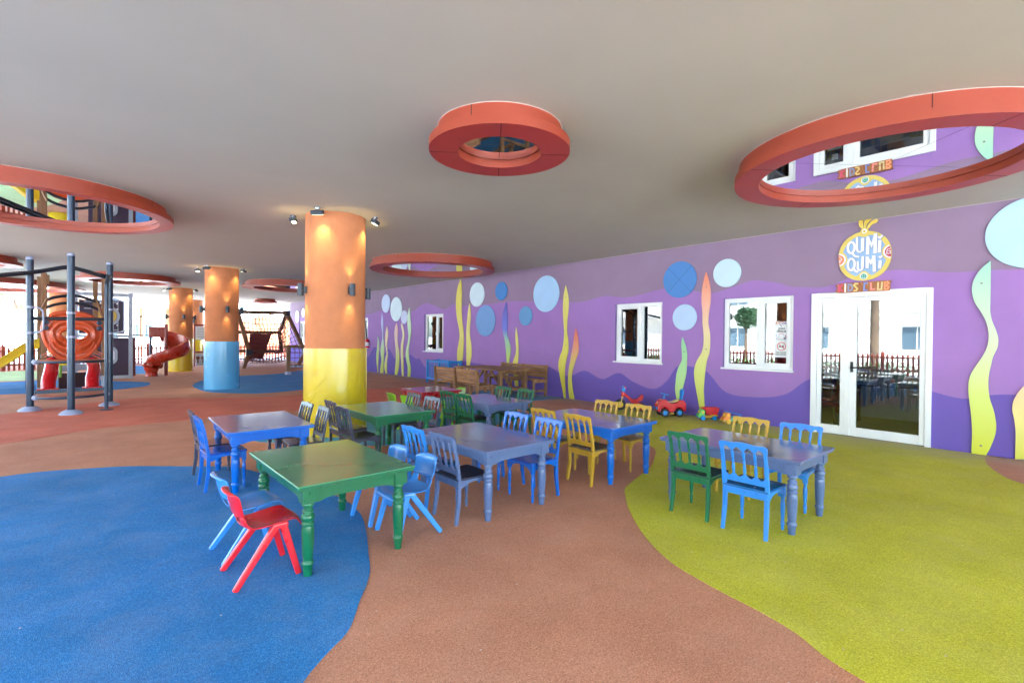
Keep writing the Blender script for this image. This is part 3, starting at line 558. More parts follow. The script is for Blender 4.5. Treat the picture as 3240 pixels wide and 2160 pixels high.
# ---------------------------------------------------------------- seaweed boards and bubbles on the wall
WEEDS = {
1: ([(18.462,1.493),(18.481,1.286),(18.51,1.041),(18.566,0.796),(18.585,0.575),(18.549,0.357),(18.493,0.164),(18.475,0.019)],
  [(18.462,1.493),(18.368,1.287),(18.343,1.045),(18.372,0.802),(18.39,0.583),(18.425,0.363),(18.439,0.167),(18.404,0.024)]),
2: ([(18.102,2.417),(18.157,2.203),(18.18,1.987),(18.125,1.794),(18.07,1.602),(18.057,1.386),(18.128,1.218),(18.204,0.976),(18.19,0.759),(18.124,0.521),(18.195,0.277),(18.239,0.005)],
  [(18.081,2.416),(18.016,2.199),(18.002,1.984),(18.005,1.793),(18.008,1.602),(17.989,1.387),(17.945,1.22),(17.906,0.983),(17.919,0.768),(17.936,0.529),(17.959,0.289),(17.961,0.022)]),
3: ([(17.687,1.862),(17.751,1.697),(17.8,1.507),(17.818,1.317),(17.8,1.128),(17.731,0.963),(17.699,0.823),(17.758,0.655),(17.847,0.461),(17.871,0.294),(17.828,0.13),(17.77,0.014)],
  [(17.677,1.861),(17.599,1.696),(17.591,1.508),(17.639,1.319),(17.677,1.13),(17.64,0.966),(17.597,0.826),(17.615,0.66),(17.658,0.47),(17.666,0.304),(17.669,0.139),(17.658,0.021)]),
4: ([(16.902,1.979),(17.005,1.809),(17.05,1.602),(17.033,1.372),(16.977,1.143),(16.945,0.96),(16.924,0.778),(16.935,0.548),(16.966,0.34),(16.997,0.154),(17.01,0.009)],
  [(16.887,1.979),(16.819,1.807),(16.806,1.602),(16.808,1.374),(16.772,1.147),(16.699,0.967),(16.668,0.786),(16.67,0.559),(16.7,0.354),(16.759,0.168),(16.828,0.02)]),
5: ([(16.526,1.962),(16.524,1.827),(16.434,1.647),(16.432,1.467),(16.494,1.287),(16.538,1.129),(16.544,0.903),(16.528,0.701),(16.511,0.476),(16.485,0.252),(16.445,0.007)],
  [(16.484,1.962),(16.4,1.826),(16.315,1.647),(16.299,1.468),(16.347,1.289),(16.382,1.132),(16.388,0.908),(16.367,0.707),(16.35,0.483),(16.347,0.26),(16.33,0.014)]),
6: ([(15.934,2.525),(16.024,2.352),(16.066,2.132),(16.053,1.867),(16.001,1.624),(15.986,1.448),(16.032,1.249),(16.127,1.026),(16.178,0.802),(16.121,0.583),(16.029,0.366),(16.026,0.189),(16.037,0.004)],
  [(15.921,2.524),(15.892,2.348),(15.854,2.128),(15.798,1.864),(15.804,1.624),(15.841,1.449),(15.908,1.251),(15.962,1.03),(15.959,0.81),(15.908,0.592),(15.826,0.376),(15.815,0.202),(15.856,0.015)]),
7: ([(12.734,3.279),(12.852,3.075),(12.933,2.839),(12.966,2.545),(12.939,2.249),(12.874,1.979),(12.778,1.71),(12.752,1.497),(12.8,1.283),(12.867,1.041),(12.873,0.799),(12.823,0.6),(12.771,0.189)],
  [(12.706,3.277),(12.671,3.062),(12.654,2.822),(12.66,2.531),(12.656,2.24),(12.625,1.974),(12.558,1.709),(12.537,1.498),(12.534,1.287),(12.549,1.049),(12.582,0.81),(12.625,0.61),(12.611,0.2)]),
8: ([(12.238,2.499),(12.302,2.307),(12.343,2.047),(12.375,1.787),(12.389,1.551),(12.386,1.316),(12.383,1.08),(12.376,0.897),(12.374,0.714),(12.357,0.479),(12.33,0.089)],
  [(12.221,2.498),(12.188,2.303),(12.18,2.044),(12.216,1.785),(12.217,1.552),(12.157,1.319),(12.123,1.087),(12.121,0.906),(12.171,0.723),(12.22,0.487),(12.206,0.098)]),
9: ([(10.507,2.457),(10.578,2.318),(10.65,2.129),(10.673,1.939),(10.663,1.747),(10.613,1.58),(10.552,1.413),(10.509,1.224),(10.48,1.035),(10.456,0.846),(10.461,0.632),(10.472,0.418),(10.491,0.203)],
  [(10.492,2.456),(10.468,2.313),(10.448,2.124),(10.441,1.934),(10.453,1.745),(10.451,1.58),(10.384,1.415),(10.306,1.228),(10.307,1.04),(10.355,0.85),(10.388,0.636),(10.407,0.423),(10.393,0.211)]),
10: ([(10.075,1.754),(10.097,1.557),(10.084,1.348),(10.061,1.187),(10.083,1.024),(10.152,0.882),(10.203,0.74),(10.164,0.485),(10.096,0.141)],
  [(10.068,1.754),(10.021,1.557),(9.987,1.35),(9.974,1.189),(9.972,1.027),(9.984,0.889),(9.999,0.749),(9.989,0.496),(9.971,0.151)]),
11: ([(8.255,2.759),(8.303,2.575),(8.33,2.389),(8.334,2.174),(8.316,1.905),(8.287,1.637),(8.299,1.423),(8.343,1.18),(8.436,0.988),(8.467,0.77),(8.415,0.529),(8.338,0.265),(8.276,0.004)],
  [(8.247,2.758),(8.187,2.568),(8.156,2.38),(8.16,2.168),(8.193,1.903),(8.196,1.637),(8.158,1.424),(8.147,1.185),(8.195,0.997),(8.246,0.781),(8.258,0.54),(8.24,0.273),(8.218,0.004)]),
12: ([(7.912,1.715),(7.958,1.531),(7.987,1.321),(8.033,1.135),(8.073,0.949),(8.12,0.735),(8.139,0.521),(8.132,0.256),(8.092,0.004)],
  [(7.905,1.715),(7.847,1.532),(7.82,1.324),(7.825,1.142),(7.902,0.956),(7.986,0.742),(8.032,0.528),(8.001,0.267),(7.938,0.004)]),
13: ([(5.122,1.515),(5.137,1.367),(5.124,1.214),(5.124,1.061),(5.195,0.916),(5.236,0.773),(5.251,0.617),(5.26,0.461),(5.214,0.233),(5.155,0.034)],
  [(5.116,1.515),(5.056,1.368),(5.019,1.217),(5.017,1.065),(5.02,0.926),(5.032,0.786),(5.066,0.631),(5.106,0.475),(5.116,0.244),(5.114,0.039)]),
14: ([(4.647,2.75),(4.691,2.582),(4.722,2.387),(4.725,2.19),(4.704,1.991),(4.701,1.794),(4.678,1.597),(4.675,1.4),(4.712,1.226),(4.802,1.074),(4.858,0.897),(4.85,0.697),(4.813,0.5),(4.765,0.281),(4.723,0.062)],
  [(4.636,2.749),(4.583,2.573),(4.552,2.376),(4.552,2.181),(4.58,1.988),(4.59,1.792),(4.557,1.597),(4.552,1.402),(4.563,1.231),(4.607,1.082),(4.635,0.909),(4.653,0.711),(4.664,0.513),(4.648,0.293),(4.632,0.073)]),
15: ([(0.761,2.536),(0.849,2.438),(0.914,2.3),(0.928,2.156),(0.901,2.01),(0.842,1.888),(0.792,1.767),(0.766,1.648),(0.76,1.53),(0.775,1.411),(0.817,1.29),(0.876,1.168),(0.928,1.044),(0.949,0.897),(0.938,0.728),(0.92,0.56),(0.907,0.392),(0.903,0.248),(0.906,0.077),(0.905,0.004)],
  [(0.754,2.536),(0.753,2.429),(0.753,2.287),(0.752,2.145),(0.752,2.003),(0.751,1.885),(0.734,1.766),(0.698,1.648),(0.673,1.53),(0.679,1.413),(0.717,1.294),(0.736,1.175),(0.753,1.055),(0.757,0.913),(0.741,0.748),(0.7,0.587),(0.677,0.424),(0.684,0.282),(0.727,0.109),(0.765,0.004)]),
16: ([(0.437,0.934),(0.486,0.842),(0.521,0.747),(0.533,0.63),(0.515,0.516),(0.499,0.357),(0.498,0.195),(0.499,0.004)],
  [(0.434,0.934),(0.275,0.862),(0.243,0.775),(0.242,0.664),(0.271,0.548),(0.269,0.392),(0.236,0.24),(0.204,0.045)]),
}
WC = {1: [(0,'D2CF55'),(.8,'C8D88A'),(1.5,'A9C8B8')], 2: [(0,'D0D040'),(.9,'C4DC96'),(1.5,'B4C6E0'),(2.4,'B4A8E0')], 3: [(0,'D8D650'),(.9,'E4D7A8'),(1.9,'E8D6B4')],
      4: [(0,'CFD84E'),(.8,'D5D88A'),(1.3,'E2C6B4'),(2.0,'E2B9B0')], 5: [(0,'D8DA58'),(.8,'DEDA92'),(2.0,'EFE0BC')], 6: [(0,'C8D840'),(.9,'C4E0A0'),(2.5,'CDE4D2')],
      7: [(0,'CFCB3A'),(1.5,'DFD970'),(3.2,'D6CC4A')], 8: [(0,'D2CC40'),(1.2,'E0DA78'),(2.5,'DED87A')], 9: [(0,'D8D23A'),(.9,'BFD86C'),(1.4,'9CC8B0'),(1.7,'6F7AD8'),(2.4,'5A5CB8')],
      10: [(0,'D4CE3C'),(1.7,'E2DC84')], 11: [(0,'CDCB2E'),(.8,'D8D250'),(2.8,'E0D878')], 12: [(0,'CDD03C'),(.8,'D2C860'),(1.2,'DE9C74'),(1.7,'D8705C')],
      13: [(0,'C8DC62'),(.8,'B4DC9A'),(1.5,'94CCA4')], 14: [(0,'CFD84E'),(1.0,'D6DC80'),(1.6,'E6D4A4'),(2.1,'E8B49C'),(2.7,'DE8668')],
      15: [(0,'D2D830'),(.8,'D0E078'),(1.5,'CFEAB8'),(2.5,'A2D2BE')], 16: [(0,'D8D84A'),(.5,'E2D884'),(.95,'EFC8A0')]}
WL = {1: 'shortest pale seaweed board at the far left, nearest the yellow column', 2: 'lavender-tipped yellow-green seaweed board, second from the yellow column', 3: 'cream wavy seaweed board, third from the yellow column',
      4: 'broad pink-tipped seaweed board under the largest pale bubble of the left cluster', 5: 'thin cream S-curved seaweed board between the pink-tipped one and the tall pale green one', 6: 'tall pale green seaweed board left of the small window',
      7: 'tallest yellow seaweed board, reaching the wide ceiling ring', 8: 'plain yellow seaweed board just right of the tallest one', 9: 'blue-tipped seaweed board with a green middle behind the wooden table', 10: 'short thin yellow seaweed board above the wooden bench, right of the blue-tipped one',
      11: 'tall yellow S-shaped seaweed board right of the wooden benches', 12: 'orange-tipped seaweed board right of the wooden benches', 13: 'short green seaweed board behind the red ride-on car', 14: 'tall salmon-tipped seaweed board between two bubbles and the widest window',
      15: 'big mint-topped seaweed board with a straight right edge, right of the glass door', 16: 'peach-tipped seaweed board cut off by the right edge of the photo'}
M_bolt = mat('bolt_grey', '8C8C88', .4, metal=.6)
def densify(P, n=4):
    return catmull(P, n, closed=False)
for k, (L_, R_) in WEEDS.items():
    l, r_ = densify(L_), densify(R_)
    if k == 15:
        l = densify(L_[:16])+densify(L_[16:])
    pts = l+r_[::-1]; q = []
    for p in pts:
        if not q or math.dist(p, q[-1]) > .003: q.append(p)
    b = MB(); yc = sum(p[0] for p in q)/len(q)
    b.prism([(p[0]-yc, max(p[1], .004)) for p in q], lambda a, z: (-.026, a, z), (.018, 0, 0))
    o = b.build('seaweed_board', gradient('seaweed_paint', WC[k]), smooth=0); o.location = (WX, yc, 0)
    tag(o, WL[k], 'wall decoration', 'seaweed boards on the mural wall')
    n = max(2, int(max(p[1] for p in q)/.9)); zs = [.12+(max(p[1] for p in q)-.4)*i/(n-1) for i in range(n)]
    if k > 10:
        b = MB()
        for z in zs:
            row = min(range(len(l)), key=lambda i: abs(l[i][1]-z)); row2 = min(range(len(r_)), key=lambda i: abs(r_[i][1]-z))
            b.lathe([(.001, -.0275), (.011, -.0275), (.013, -.026)], (0, (l[row][0]+r_[row2][0])/2-yc, z), 12, caps=False, axis='x')
        b.build('bolt', M_bolt, o)
DISCS = [(17.775,2.75,.355,'BACCEB','light blue bubble, leftmost of the left cluster of three'), (16.93,2.50,.457,'D0E2EC','large near-white bubble in the middle of the left cluster'), (16.303,2.186,.252,'C2CAE6','small lavender bubble, lowest of the left cluster'),
         (11.863,2.751,.362,'CDE2EE','near-white bubble between the tallest and the plain yellow seaweed boards'), (11.442,1.96,.457,'6A96D2','large mid-blue bubble behind the wooden table group'), (10.724,2.787,.26,'3E7CC6','small deep blue bubble high on the wall, above the blue-tipped seaweed'),
         (9.695,2.056,.255,'5F94CA','small steel-blue bubble between the short yellow seaweed and the big sky-blue bubble'), (8.932,2.602,.463,'A4C8EE','big sky-blue bubble above the right wooden bench'), (5.194,2.658,.358,'4C80C6','deep blue bubble jointed in four quarters'),
         (5.077,1.908,.256,'B4CCEE','pale blue bubble right under the four-quarter deep blue one'), (4.241,2.701,.258,'C2DAEC','pale bubble right of the salmon seaweed tip'), (.365,2.855,.447,'AFCFE8','huge pale blue bubble cut by the right edge of the photo'),
         (28.382,2.501,.34,'C6D2E6','pale bubble far down the wall behind the climbing net'), (27.383,2.688,.256,'CAD6E8','smaller pale bubble far down the wall, next to the big yellow column')]
for i, (y, z, r_, c, lab) in enumerate(DISCS):
    b = MB(); b.lathe([(.0005, -.03), (r_-.003, -.03), (r_, -.027), (r_, -.008), (.0005, -.008)], n=72, caps=False, axis='x')
    o = b.build('bubble_disc', mat('disc_'+c, c, .5, var=.035, vscale=3), smooth=30); o.location = (WX, y, z); tag(o, lab, 'wall decoration', 'round bubble boards on the mural wall')
    if i == 8:
        s_ = MB()
        for a in (45, 135): s_.bar((-.0305, math.cos(R(a))*r_, math.sin(R(a))*r_), (-.0305, -math.cos(R(a))*r_, -math.sin(R(a))*r_), .005, .0012, up=(1, 0, 0))
        s_.build('joint', mat('joint_blue', '2C5590', .6), o, smooth=0)
    if i in (8, 9, 10, 11):
        s_ = MB()
        for a in ((20,), (40, 150, 270), (0,), (100,))[i-8]: s_.lathe([(.001, -.0315), (.012, -.0315), (.014, -.03)], (0, math.cos(R(a))*r_*.55, math.sin(R(a))*r_*.4), 14, caps=False, axis='x')
        s_.build('bolt', mat('bolt_pale_'+c, c, .35), o)

# ---------------------------------------------------------------- emblem sign over the door
M_sy = mat('sign_yellow', 'D8C460', .6); M_sy2 = mat('sign_bright_yellow', 'D6B83A', .6); M_sb = mat('sign_blue', '93B2DA', .6); M_sw = mat('sign_white', 'E2E0E8', .6); M_sr = mat('sign_red', 'B04458', .6); M_so = mat('sign_orange', 'D88452', .6); M_sg = mat('sign_teal', '48A08C', .6); M_sk = mat('sign_shadow', '7A6A3A', .7)
M_sl = mat('sign_line_blue', '6A7FA8', .6)
sign = thing('emblem_sign', 'round yellow-rimmed emblem board lettered QUMI QUMI with three yellow plumes', 'sign', (WX, 2.134, 2.765))
# local drawing plane: u to the viewer's right (= -y), v up
def uv(x): return lambda u, v: (x, -u, v)
def layer(name, shapes, m, x, d=.004, parent=sign):
    b = MB()
    for s_ in shapes: b.prism(s_, uv(-x), (d, 0, 0))
    return b.build(name, m, parent, smooth=0)
def blob(cu, cv, ru, rv, n=44, e=2.0, rot=0):
    o = []
    for k in range(n):
        a = 2*PI*k/n; c, s_ = math.cos(a), math.sin(a); p = (abs(c)**(2/e)*math.copysign(1, c)*ru, abs(s_)**(2/e)*math.copysign(1, s_)*rv)
        o.append((cu+p[0]*math.cos(rot)-p[1]*math.sin(rot), cv+p[0]*math.sin(rot)+p[1]*math.cos(rot)))
    return o
layer('board', [blob(0, 0, .335, .372, 64, 2.12)], M_sy, .03, .022)
inner = []
for k in range(96):
    a = 2*PI*k/96; u, v = math.cos(a)*.282, math.sin(a)*.318
    for cu, cv, rr_ in ((.35, .03, .135), (-.35, -.03, .135), (0, .385, .10), (0, -.38, .125)):
        d = math.hypot(u-cu, v-cv)
        if d < rr_: u, v = cu+(u-cu)*rr_/d, cv+(v-cv)*rr_/d
    inner.append((u, v))
layer('field', [inner], M_sb, .034)
def clipdisc(cu, cv, r0, m, name, x):
    pts = []
    for k in range(40):
        a = 2*PI*k/40; u, v = cu+r0*math.cos(a), cv+r0*math.sin(a); d = math.hypot(u/.333, v/.37)
        if d > 1: u, v = u/d, v/d
        pts.append((u, v))
    layer(name, [pts], m, x, .003)
clipdisc(.335, .03, .10, M_sw, 'badge', .0365); clipdisc(-.335, -.03, .10, M_sw, 'badge', .0365)
clipdisc(.335, .03, .078, M_sr, 'badge_centre', .0395); clipdisc(-.335, -.03, .078, M_so, 'badge_centre', .0395)
def strokes(name, polys, m, x, wd=.01, d=.003, parent=sign):
    b = MB(); cnt = 0
    for pl in polys:
        w_ = wd
        if isinstance(pl, tuple): pl, w_ = pl
        cnt = cnt+1; xo = x+(cnt % 5)*.0003; closed = math.dist(pl[0], pl[-1]) < 1e-6
        Q = [Vector((u, v)) for u, v in (pl[:-1] if closed else pl)]; m_ = len(Q); vs = []
        for i in range(m_):
            a = Q[i-1] if (closed or i) else None; c = Q[(i+1) % m_] if (closed or i < m_-1) else None
            d0 = (Q[i]-a).normalized() if a is not None else (c-Q[i]).normalized(); d1 = (c-Q[i]).normalized() if c is not None else d0
            t_ = (d0+d1); t_ = t_.normalized() if t_.length > 1e-6 else d0; nn = Vector((-t_.y, t_.x)); k_ = 1/max(.45, nn.dot(Vector((-d0.y, d0.x))))
            p0 = Q[i]
            if not closed and i == 0: p0 = p0-d1*w_*.3
            if not closed and i == m_-1: p0 = p0+d0*w_*.3
            for s_ in (1, -1):
                q_ = p0+nn*s_*w_/2*k_
                vs += [(-xo-d/2, -q_.x, q_.y), (-xo+d/2, -q_.x, q_.y)]
        fs = []
        for i in range(m_ if closed else m_-1):
            j = (i+1) % m_
            for e0, e1 in ((0, 2), (2, 3), (3, 1), (1, 0)): fs.append((i*4+e0, i*4+e1, j*4+e1, j*4+e0))
        if not closed: fs += [(0, 1, 3, 2), ((m_-1)*4, (m_-1)*4+2, (m_-1)*4+3, (m_-1)*4+1)]
        b.add(vs, fs)
    return b.build(name, m, parent, smooth=0)
strokes('spiral', [[(.325, .075), (.285, .06), (.28, .0), (.325, .0), (.322, .04), (.30, .035)]], M_sw, .0415, .009)
strokes('spiral', [[(-.318, .02), (-.285, -.02), (-.315, -.075), (-.318, -.035), (-.304, -.03)]], M_sw, .0415, .008)
layer('crest', [blob(0, .37, .052, .056)], M_sy, .036, .012); layer('crest_ring', [blob(0, .37, .032, .035)], M_sw, .0385); layer('crest_centre', [blob(0, .37, .017, .019)], M_sy2, .041)
def plume(pts, m=M_sy): return densify(pts)
layer('plume', [catmull([(-.03,.42),(-.065,.45),(-.075,.51),(-.06,.565),(-.035,.58),(-.02,.56),(-.022,.5),(-.012,.43)], 4)], M_sy, .03, .014)
layer('plume', [catmull([(-.004,.43),(-.006,.5),(.02,.57),(.06,.605),(.095,.60),(.098,.57),(.07,.52),(.035,.48),(.018,.43)], 4)], M_sy, .03, .014)
layer('plume', [catmull([(.03,.42),(.055,.475),(.10,.52),(.15,.53),(.165,.505),(.14,.475),(.09,.455),(.055,.41)], 4)], M_sy, .03, .014)
layer('plume_inlay', [catmull([(-.04,.46),(-.055,.51),(-.045,.55),(-.033,.54),(-.03,.48)], 4), catmull([(.008,.46),(.015,.52),(.05,.575),(.075,.58),(.07,.55),(.03,.5)], 4), catmull([(.06,.46),(.10,.50),(.14,.51),(.14,.495),(.10,.47)], 4)], M_sy2, .0335)
layer('lower_ring', [blob(0, -.30, .062, .072)], M_sy, .0365, .003); clipdisc(.0, -.305, .05, M_sw, 'smile_rim', .039); layer('smile_disc', [blob(.0, -.31, .037, .041)], M_sg, .0415)
strokes('smile', [([(-.022, -.318), (-.012, -.334), (.006, -.337), (.021, -.322)], .007), ([(-.013, -.294), (-.013, -.303)], .008), ([(.012, -.292), (.012, -.301)], .008)], M_sw, .043)
def arc(cu, cv, ru, rv, a0, a1, n=18): return [(cu+ru*math.cos(R(a0+(a1-a0)*k/n)), cv+rv*math.sin(R(a0+(a1-a0)*k/n))) for k in range(n+1)]
for nm, dx, dz, mt, x, ex in (('lettering_edge', .002, -.002, M_sl, .0365, .009), ('lettering', 0, 0, M_sw, .0405, 0)):
    S = []
    A1 = lambda pl, w_=.034: S.append(([(u*1.04+dx, v*1.325-.074+dz) for u, v in pl], w_*1.2+ex))
    # upper word: Q U M i
    A1(arc(-.158, .165, .043, .064, 0, 360), .028); A1([(-.145, .10), (-.11, .062), (-.065, .05)], .026)
    A1([(-.088, .27), (-.086, .14)]+arc(-.050, .14, .034, .035, 180, 330), .024); A1([(-.018, .25), (-.018, .12)], .036)
    A1([(.045, .26), (.044, .075)], .036); A1([(.048, .25), (.09, .165), (.135, .28)], .030); A1([(.135, .285), (.132, .08)], .038)
    A1([(.188, .205), (.182, .085)], .036); A1([(.174, .25), (.19, .238), (.212, .262)], .024)
    # lower word
    A1(arc(-.155, -.03, .043, .068, 0, 360), .028); A1([(-.135, -.075), (-.10, -.11), (-.075, -.12)], .028)
    A1([(-.075, -.005), (-.073, -.075)]+arc(-.043, -.075, .030, .028, 180, 340), .024); A1([(-.014, .045), (-.016, -.07)], .030)
    A1([(.04, .035), (.042, -.08)], .034); A1([(.045, .03), (.085, -.03), (.118, .035)], .028); A1([(.12, .04), (.128, -.125)], .036)
    A1([(.196, -.02), (.190, -.095)], .034); A1([(.182, .03), (.196, .018), (.214, .035)], .022)
    strokes(nm, S, mt, x, d=.003)
club = thing('wooden_sign', 'long carved wooden sign with coloured letters KIDS CLUB on top of the door frame', 'sign', (WX-.032, 2.136, 2.297))
M_cw = wood('carved_wood', '844C2C', 'B07644', (4, 60, 12), .6)
b = MB(); b.prism(catmull([(-.335,-.072),(-.34,0),(-.338,.068),(0,.075),(.31,.078),(.338,.06),(.328,.02),(.33,-.03),(.325,-.06),(.30,-.076),(0,-.074)], 4), uv(-.012), (.024, 0, 0)); b.build('board', M_cw, club, smooth=0, bevel=.003)
def club_letters(lst):
    for nm, c, S in lst:
        strokes('letter', S, mat('letter_'+nm, c, .6), .015, .022, .006, club)
h = .052
club_letters([('crimson', 'D2506E', [[(-.315, -h), (-.315, h)], [(-.27, h), (-.31, 0), (-.265, -h)]]),
  ('white', 'EFE6DC', [[(-.232, -h-.01), (-.232, h+.01)]]),
  ('grey_blue', '8E93B4', [[(-.19, -h), (-.19, h), (-.15, h-.01), (-.138, 0), (-.15, -h+.01), (-.19, -h)]]),
  ('cream', 'E4C878', [[(-.068, h), (-.10, h+.006), (-.118, h-.02), (-.095, .004), (-.075, -.02), (-.085, -h+.004), (-.118, -h)]]),
  ('periwinkle', '7F8FD0', [[(.05, h), (.015, h), (.012, -h), (.05, -h)]]),
  ('coral', 'EE8E84', [[(.095, h), (.10, -h+.004), (.145, -h+.01)]]),
  ('sand', 'D6C48A', [[(.185, h), (.183, -h), (.228, -h), (.232, h)]]),
  ('orange_red', 'FFA070', [[(.265, -h), (.265, h), (.30, h), (.312, .03), (.27, 0), (.312, -.02), (.30, -h), (.265, -h)]])])
b = MB()
for u, v in ((-.325, .045), (.30, .06)): b.lathe([(.001, -.016), (.008, -.016), (.008, -.012)], (0, -u, v), 12, caps=False, axis='x')
b.build('screw_cap', M_white, club)

# ---------------------------------------------------------------- furniture
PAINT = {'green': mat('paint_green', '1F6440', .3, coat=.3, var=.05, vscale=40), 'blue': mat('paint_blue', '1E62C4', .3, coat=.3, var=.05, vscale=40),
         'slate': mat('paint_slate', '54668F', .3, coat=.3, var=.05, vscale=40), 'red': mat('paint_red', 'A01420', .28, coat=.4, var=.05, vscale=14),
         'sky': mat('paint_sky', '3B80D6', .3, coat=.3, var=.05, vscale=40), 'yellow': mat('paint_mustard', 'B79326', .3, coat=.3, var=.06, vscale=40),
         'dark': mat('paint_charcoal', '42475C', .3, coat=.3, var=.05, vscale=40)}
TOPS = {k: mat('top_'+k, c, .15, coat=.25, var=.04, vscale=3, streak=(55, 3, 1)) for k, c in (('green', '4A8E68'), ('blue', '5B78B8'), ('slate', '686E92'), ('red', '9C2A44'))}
SEATS = {k: mat('seat_'+k, c, .25, coat=.4, var=.05, vscale=8, bump=.03, bscale=12) for k, c in (('dark', '3A3A4A'), ('slate', '33384C'), ('yellow', '6A5A3E'), ('blue', '2A50B0'), ('sky', '1F5E9E'), ('green', '20463A'))}

LEG = [(.033,.461),(.038,.452),(.036,.440),(.024,.428),(.025,.420),(.034,.412),(.036,.404),(.030,.396),(.029,.392),(.038,.382),(.041,.368),(.038,.352),(.031,.345),(.031,.340),(.038,.333),(.038,.322),(.033,.315),(.036,.30),(.038,.27),(.036,.2),(.030,.11),(.028,.098),(.031,.094),(.036,.086),(.036,.076),(.031,.066),(.030,.062),(.029,.05),(.024,.0)]
def make_table(name, label, cx, cy, W, L, col, rz=0, h=.585):
    t = thing(name, label, 'table', (cx, cy, .002), R(rz), 'low painted tables with turned legs'); k = h/.585; m = PAINT[col]
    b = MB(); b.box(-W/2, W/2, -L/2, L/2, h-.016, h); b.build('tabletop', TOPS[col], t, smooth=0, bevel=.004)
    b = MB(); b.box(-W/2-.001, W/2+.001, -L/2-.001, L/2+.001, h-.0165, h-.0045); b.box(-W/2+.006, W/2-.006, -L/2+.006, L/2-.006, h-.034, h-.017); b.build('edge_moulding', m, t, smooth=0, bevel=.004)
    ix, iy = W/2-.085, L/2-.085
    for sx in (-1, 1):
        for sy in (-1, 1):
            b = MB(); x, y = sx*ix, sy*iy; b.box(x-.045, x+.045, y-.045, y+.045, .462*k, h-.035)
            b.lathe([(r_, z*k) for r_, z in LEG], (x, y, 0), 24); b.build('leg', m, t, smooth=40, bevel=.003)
    z0, z1 = h-.115, h-.036; a = .04
    def arch(l0, l1):     # board with small ogee drops at both ends
        return [(l0, z1), (l0, z0-.012), (l0+.02, z0-.01), (l0+.06, z0+.004), (l0+.10, z0+.008), (l1-.10, z0+.008), (l1-.06, z0+.004), (l1-.02, z0-.01), (l1, z0-.012), (l1, z1)]
    for s in (-1, 1):
        b = MB(); x = s*(ix+.022); b.prism(arch(-iy+.0455, iy-.0455), lambda y, z: (x-.01, y, z), (.02, 0, 0)); b.build('apron', m, t, smooth=0)
        b = MB(); y = s*(iy+.022); b.prism(arch(-ix+.0455, ix-.0455), lambda x_, z: (x_, y-.01, z), (0, .02, 0)); b.build('apron', m, t, smooth=0)
    return t
make_table('painted_table', 'glossy green table in the foreground with plastic chairs at both sides', 1.362, 3.625, .79, 1.16, 'green', 0)
make_table('painted_table', 'blue table left of the big yellow-wrapped column', 1.405, 5.69, .785, 1.15, 'blue', -2)
make_table('painted_table', 'green table right beside the big yellow-wrapped column', 2.865, 5.74, .80, 1.14, 'green', 0)
make_table('painted_table', 'grey-blue table in the middle, with blue and grey-blue chairs', 2.785, 3.63, .785, 1.16, 'slate', .5)
make_table('painted_table', 'grey-blue table in the back with four green chairs', 4.44, 5.68, .80, 1.13, 'slate', 0)
make_table('painted_table', 'bright blue table with four mustard yellow chairs', 4.375, 3.64, .80, 1.22, 'blue', 0)
make_table('painted_table', 'grey-blue table alone on the lime floor in front of the glass door', 4.405, 1.93, .785, 1.19, 'slate', 0)
make_table('painted_table', 'dark red table at the back with lime plastic chairs', 4.50, 7.30, .76, .82, 'red', -2)

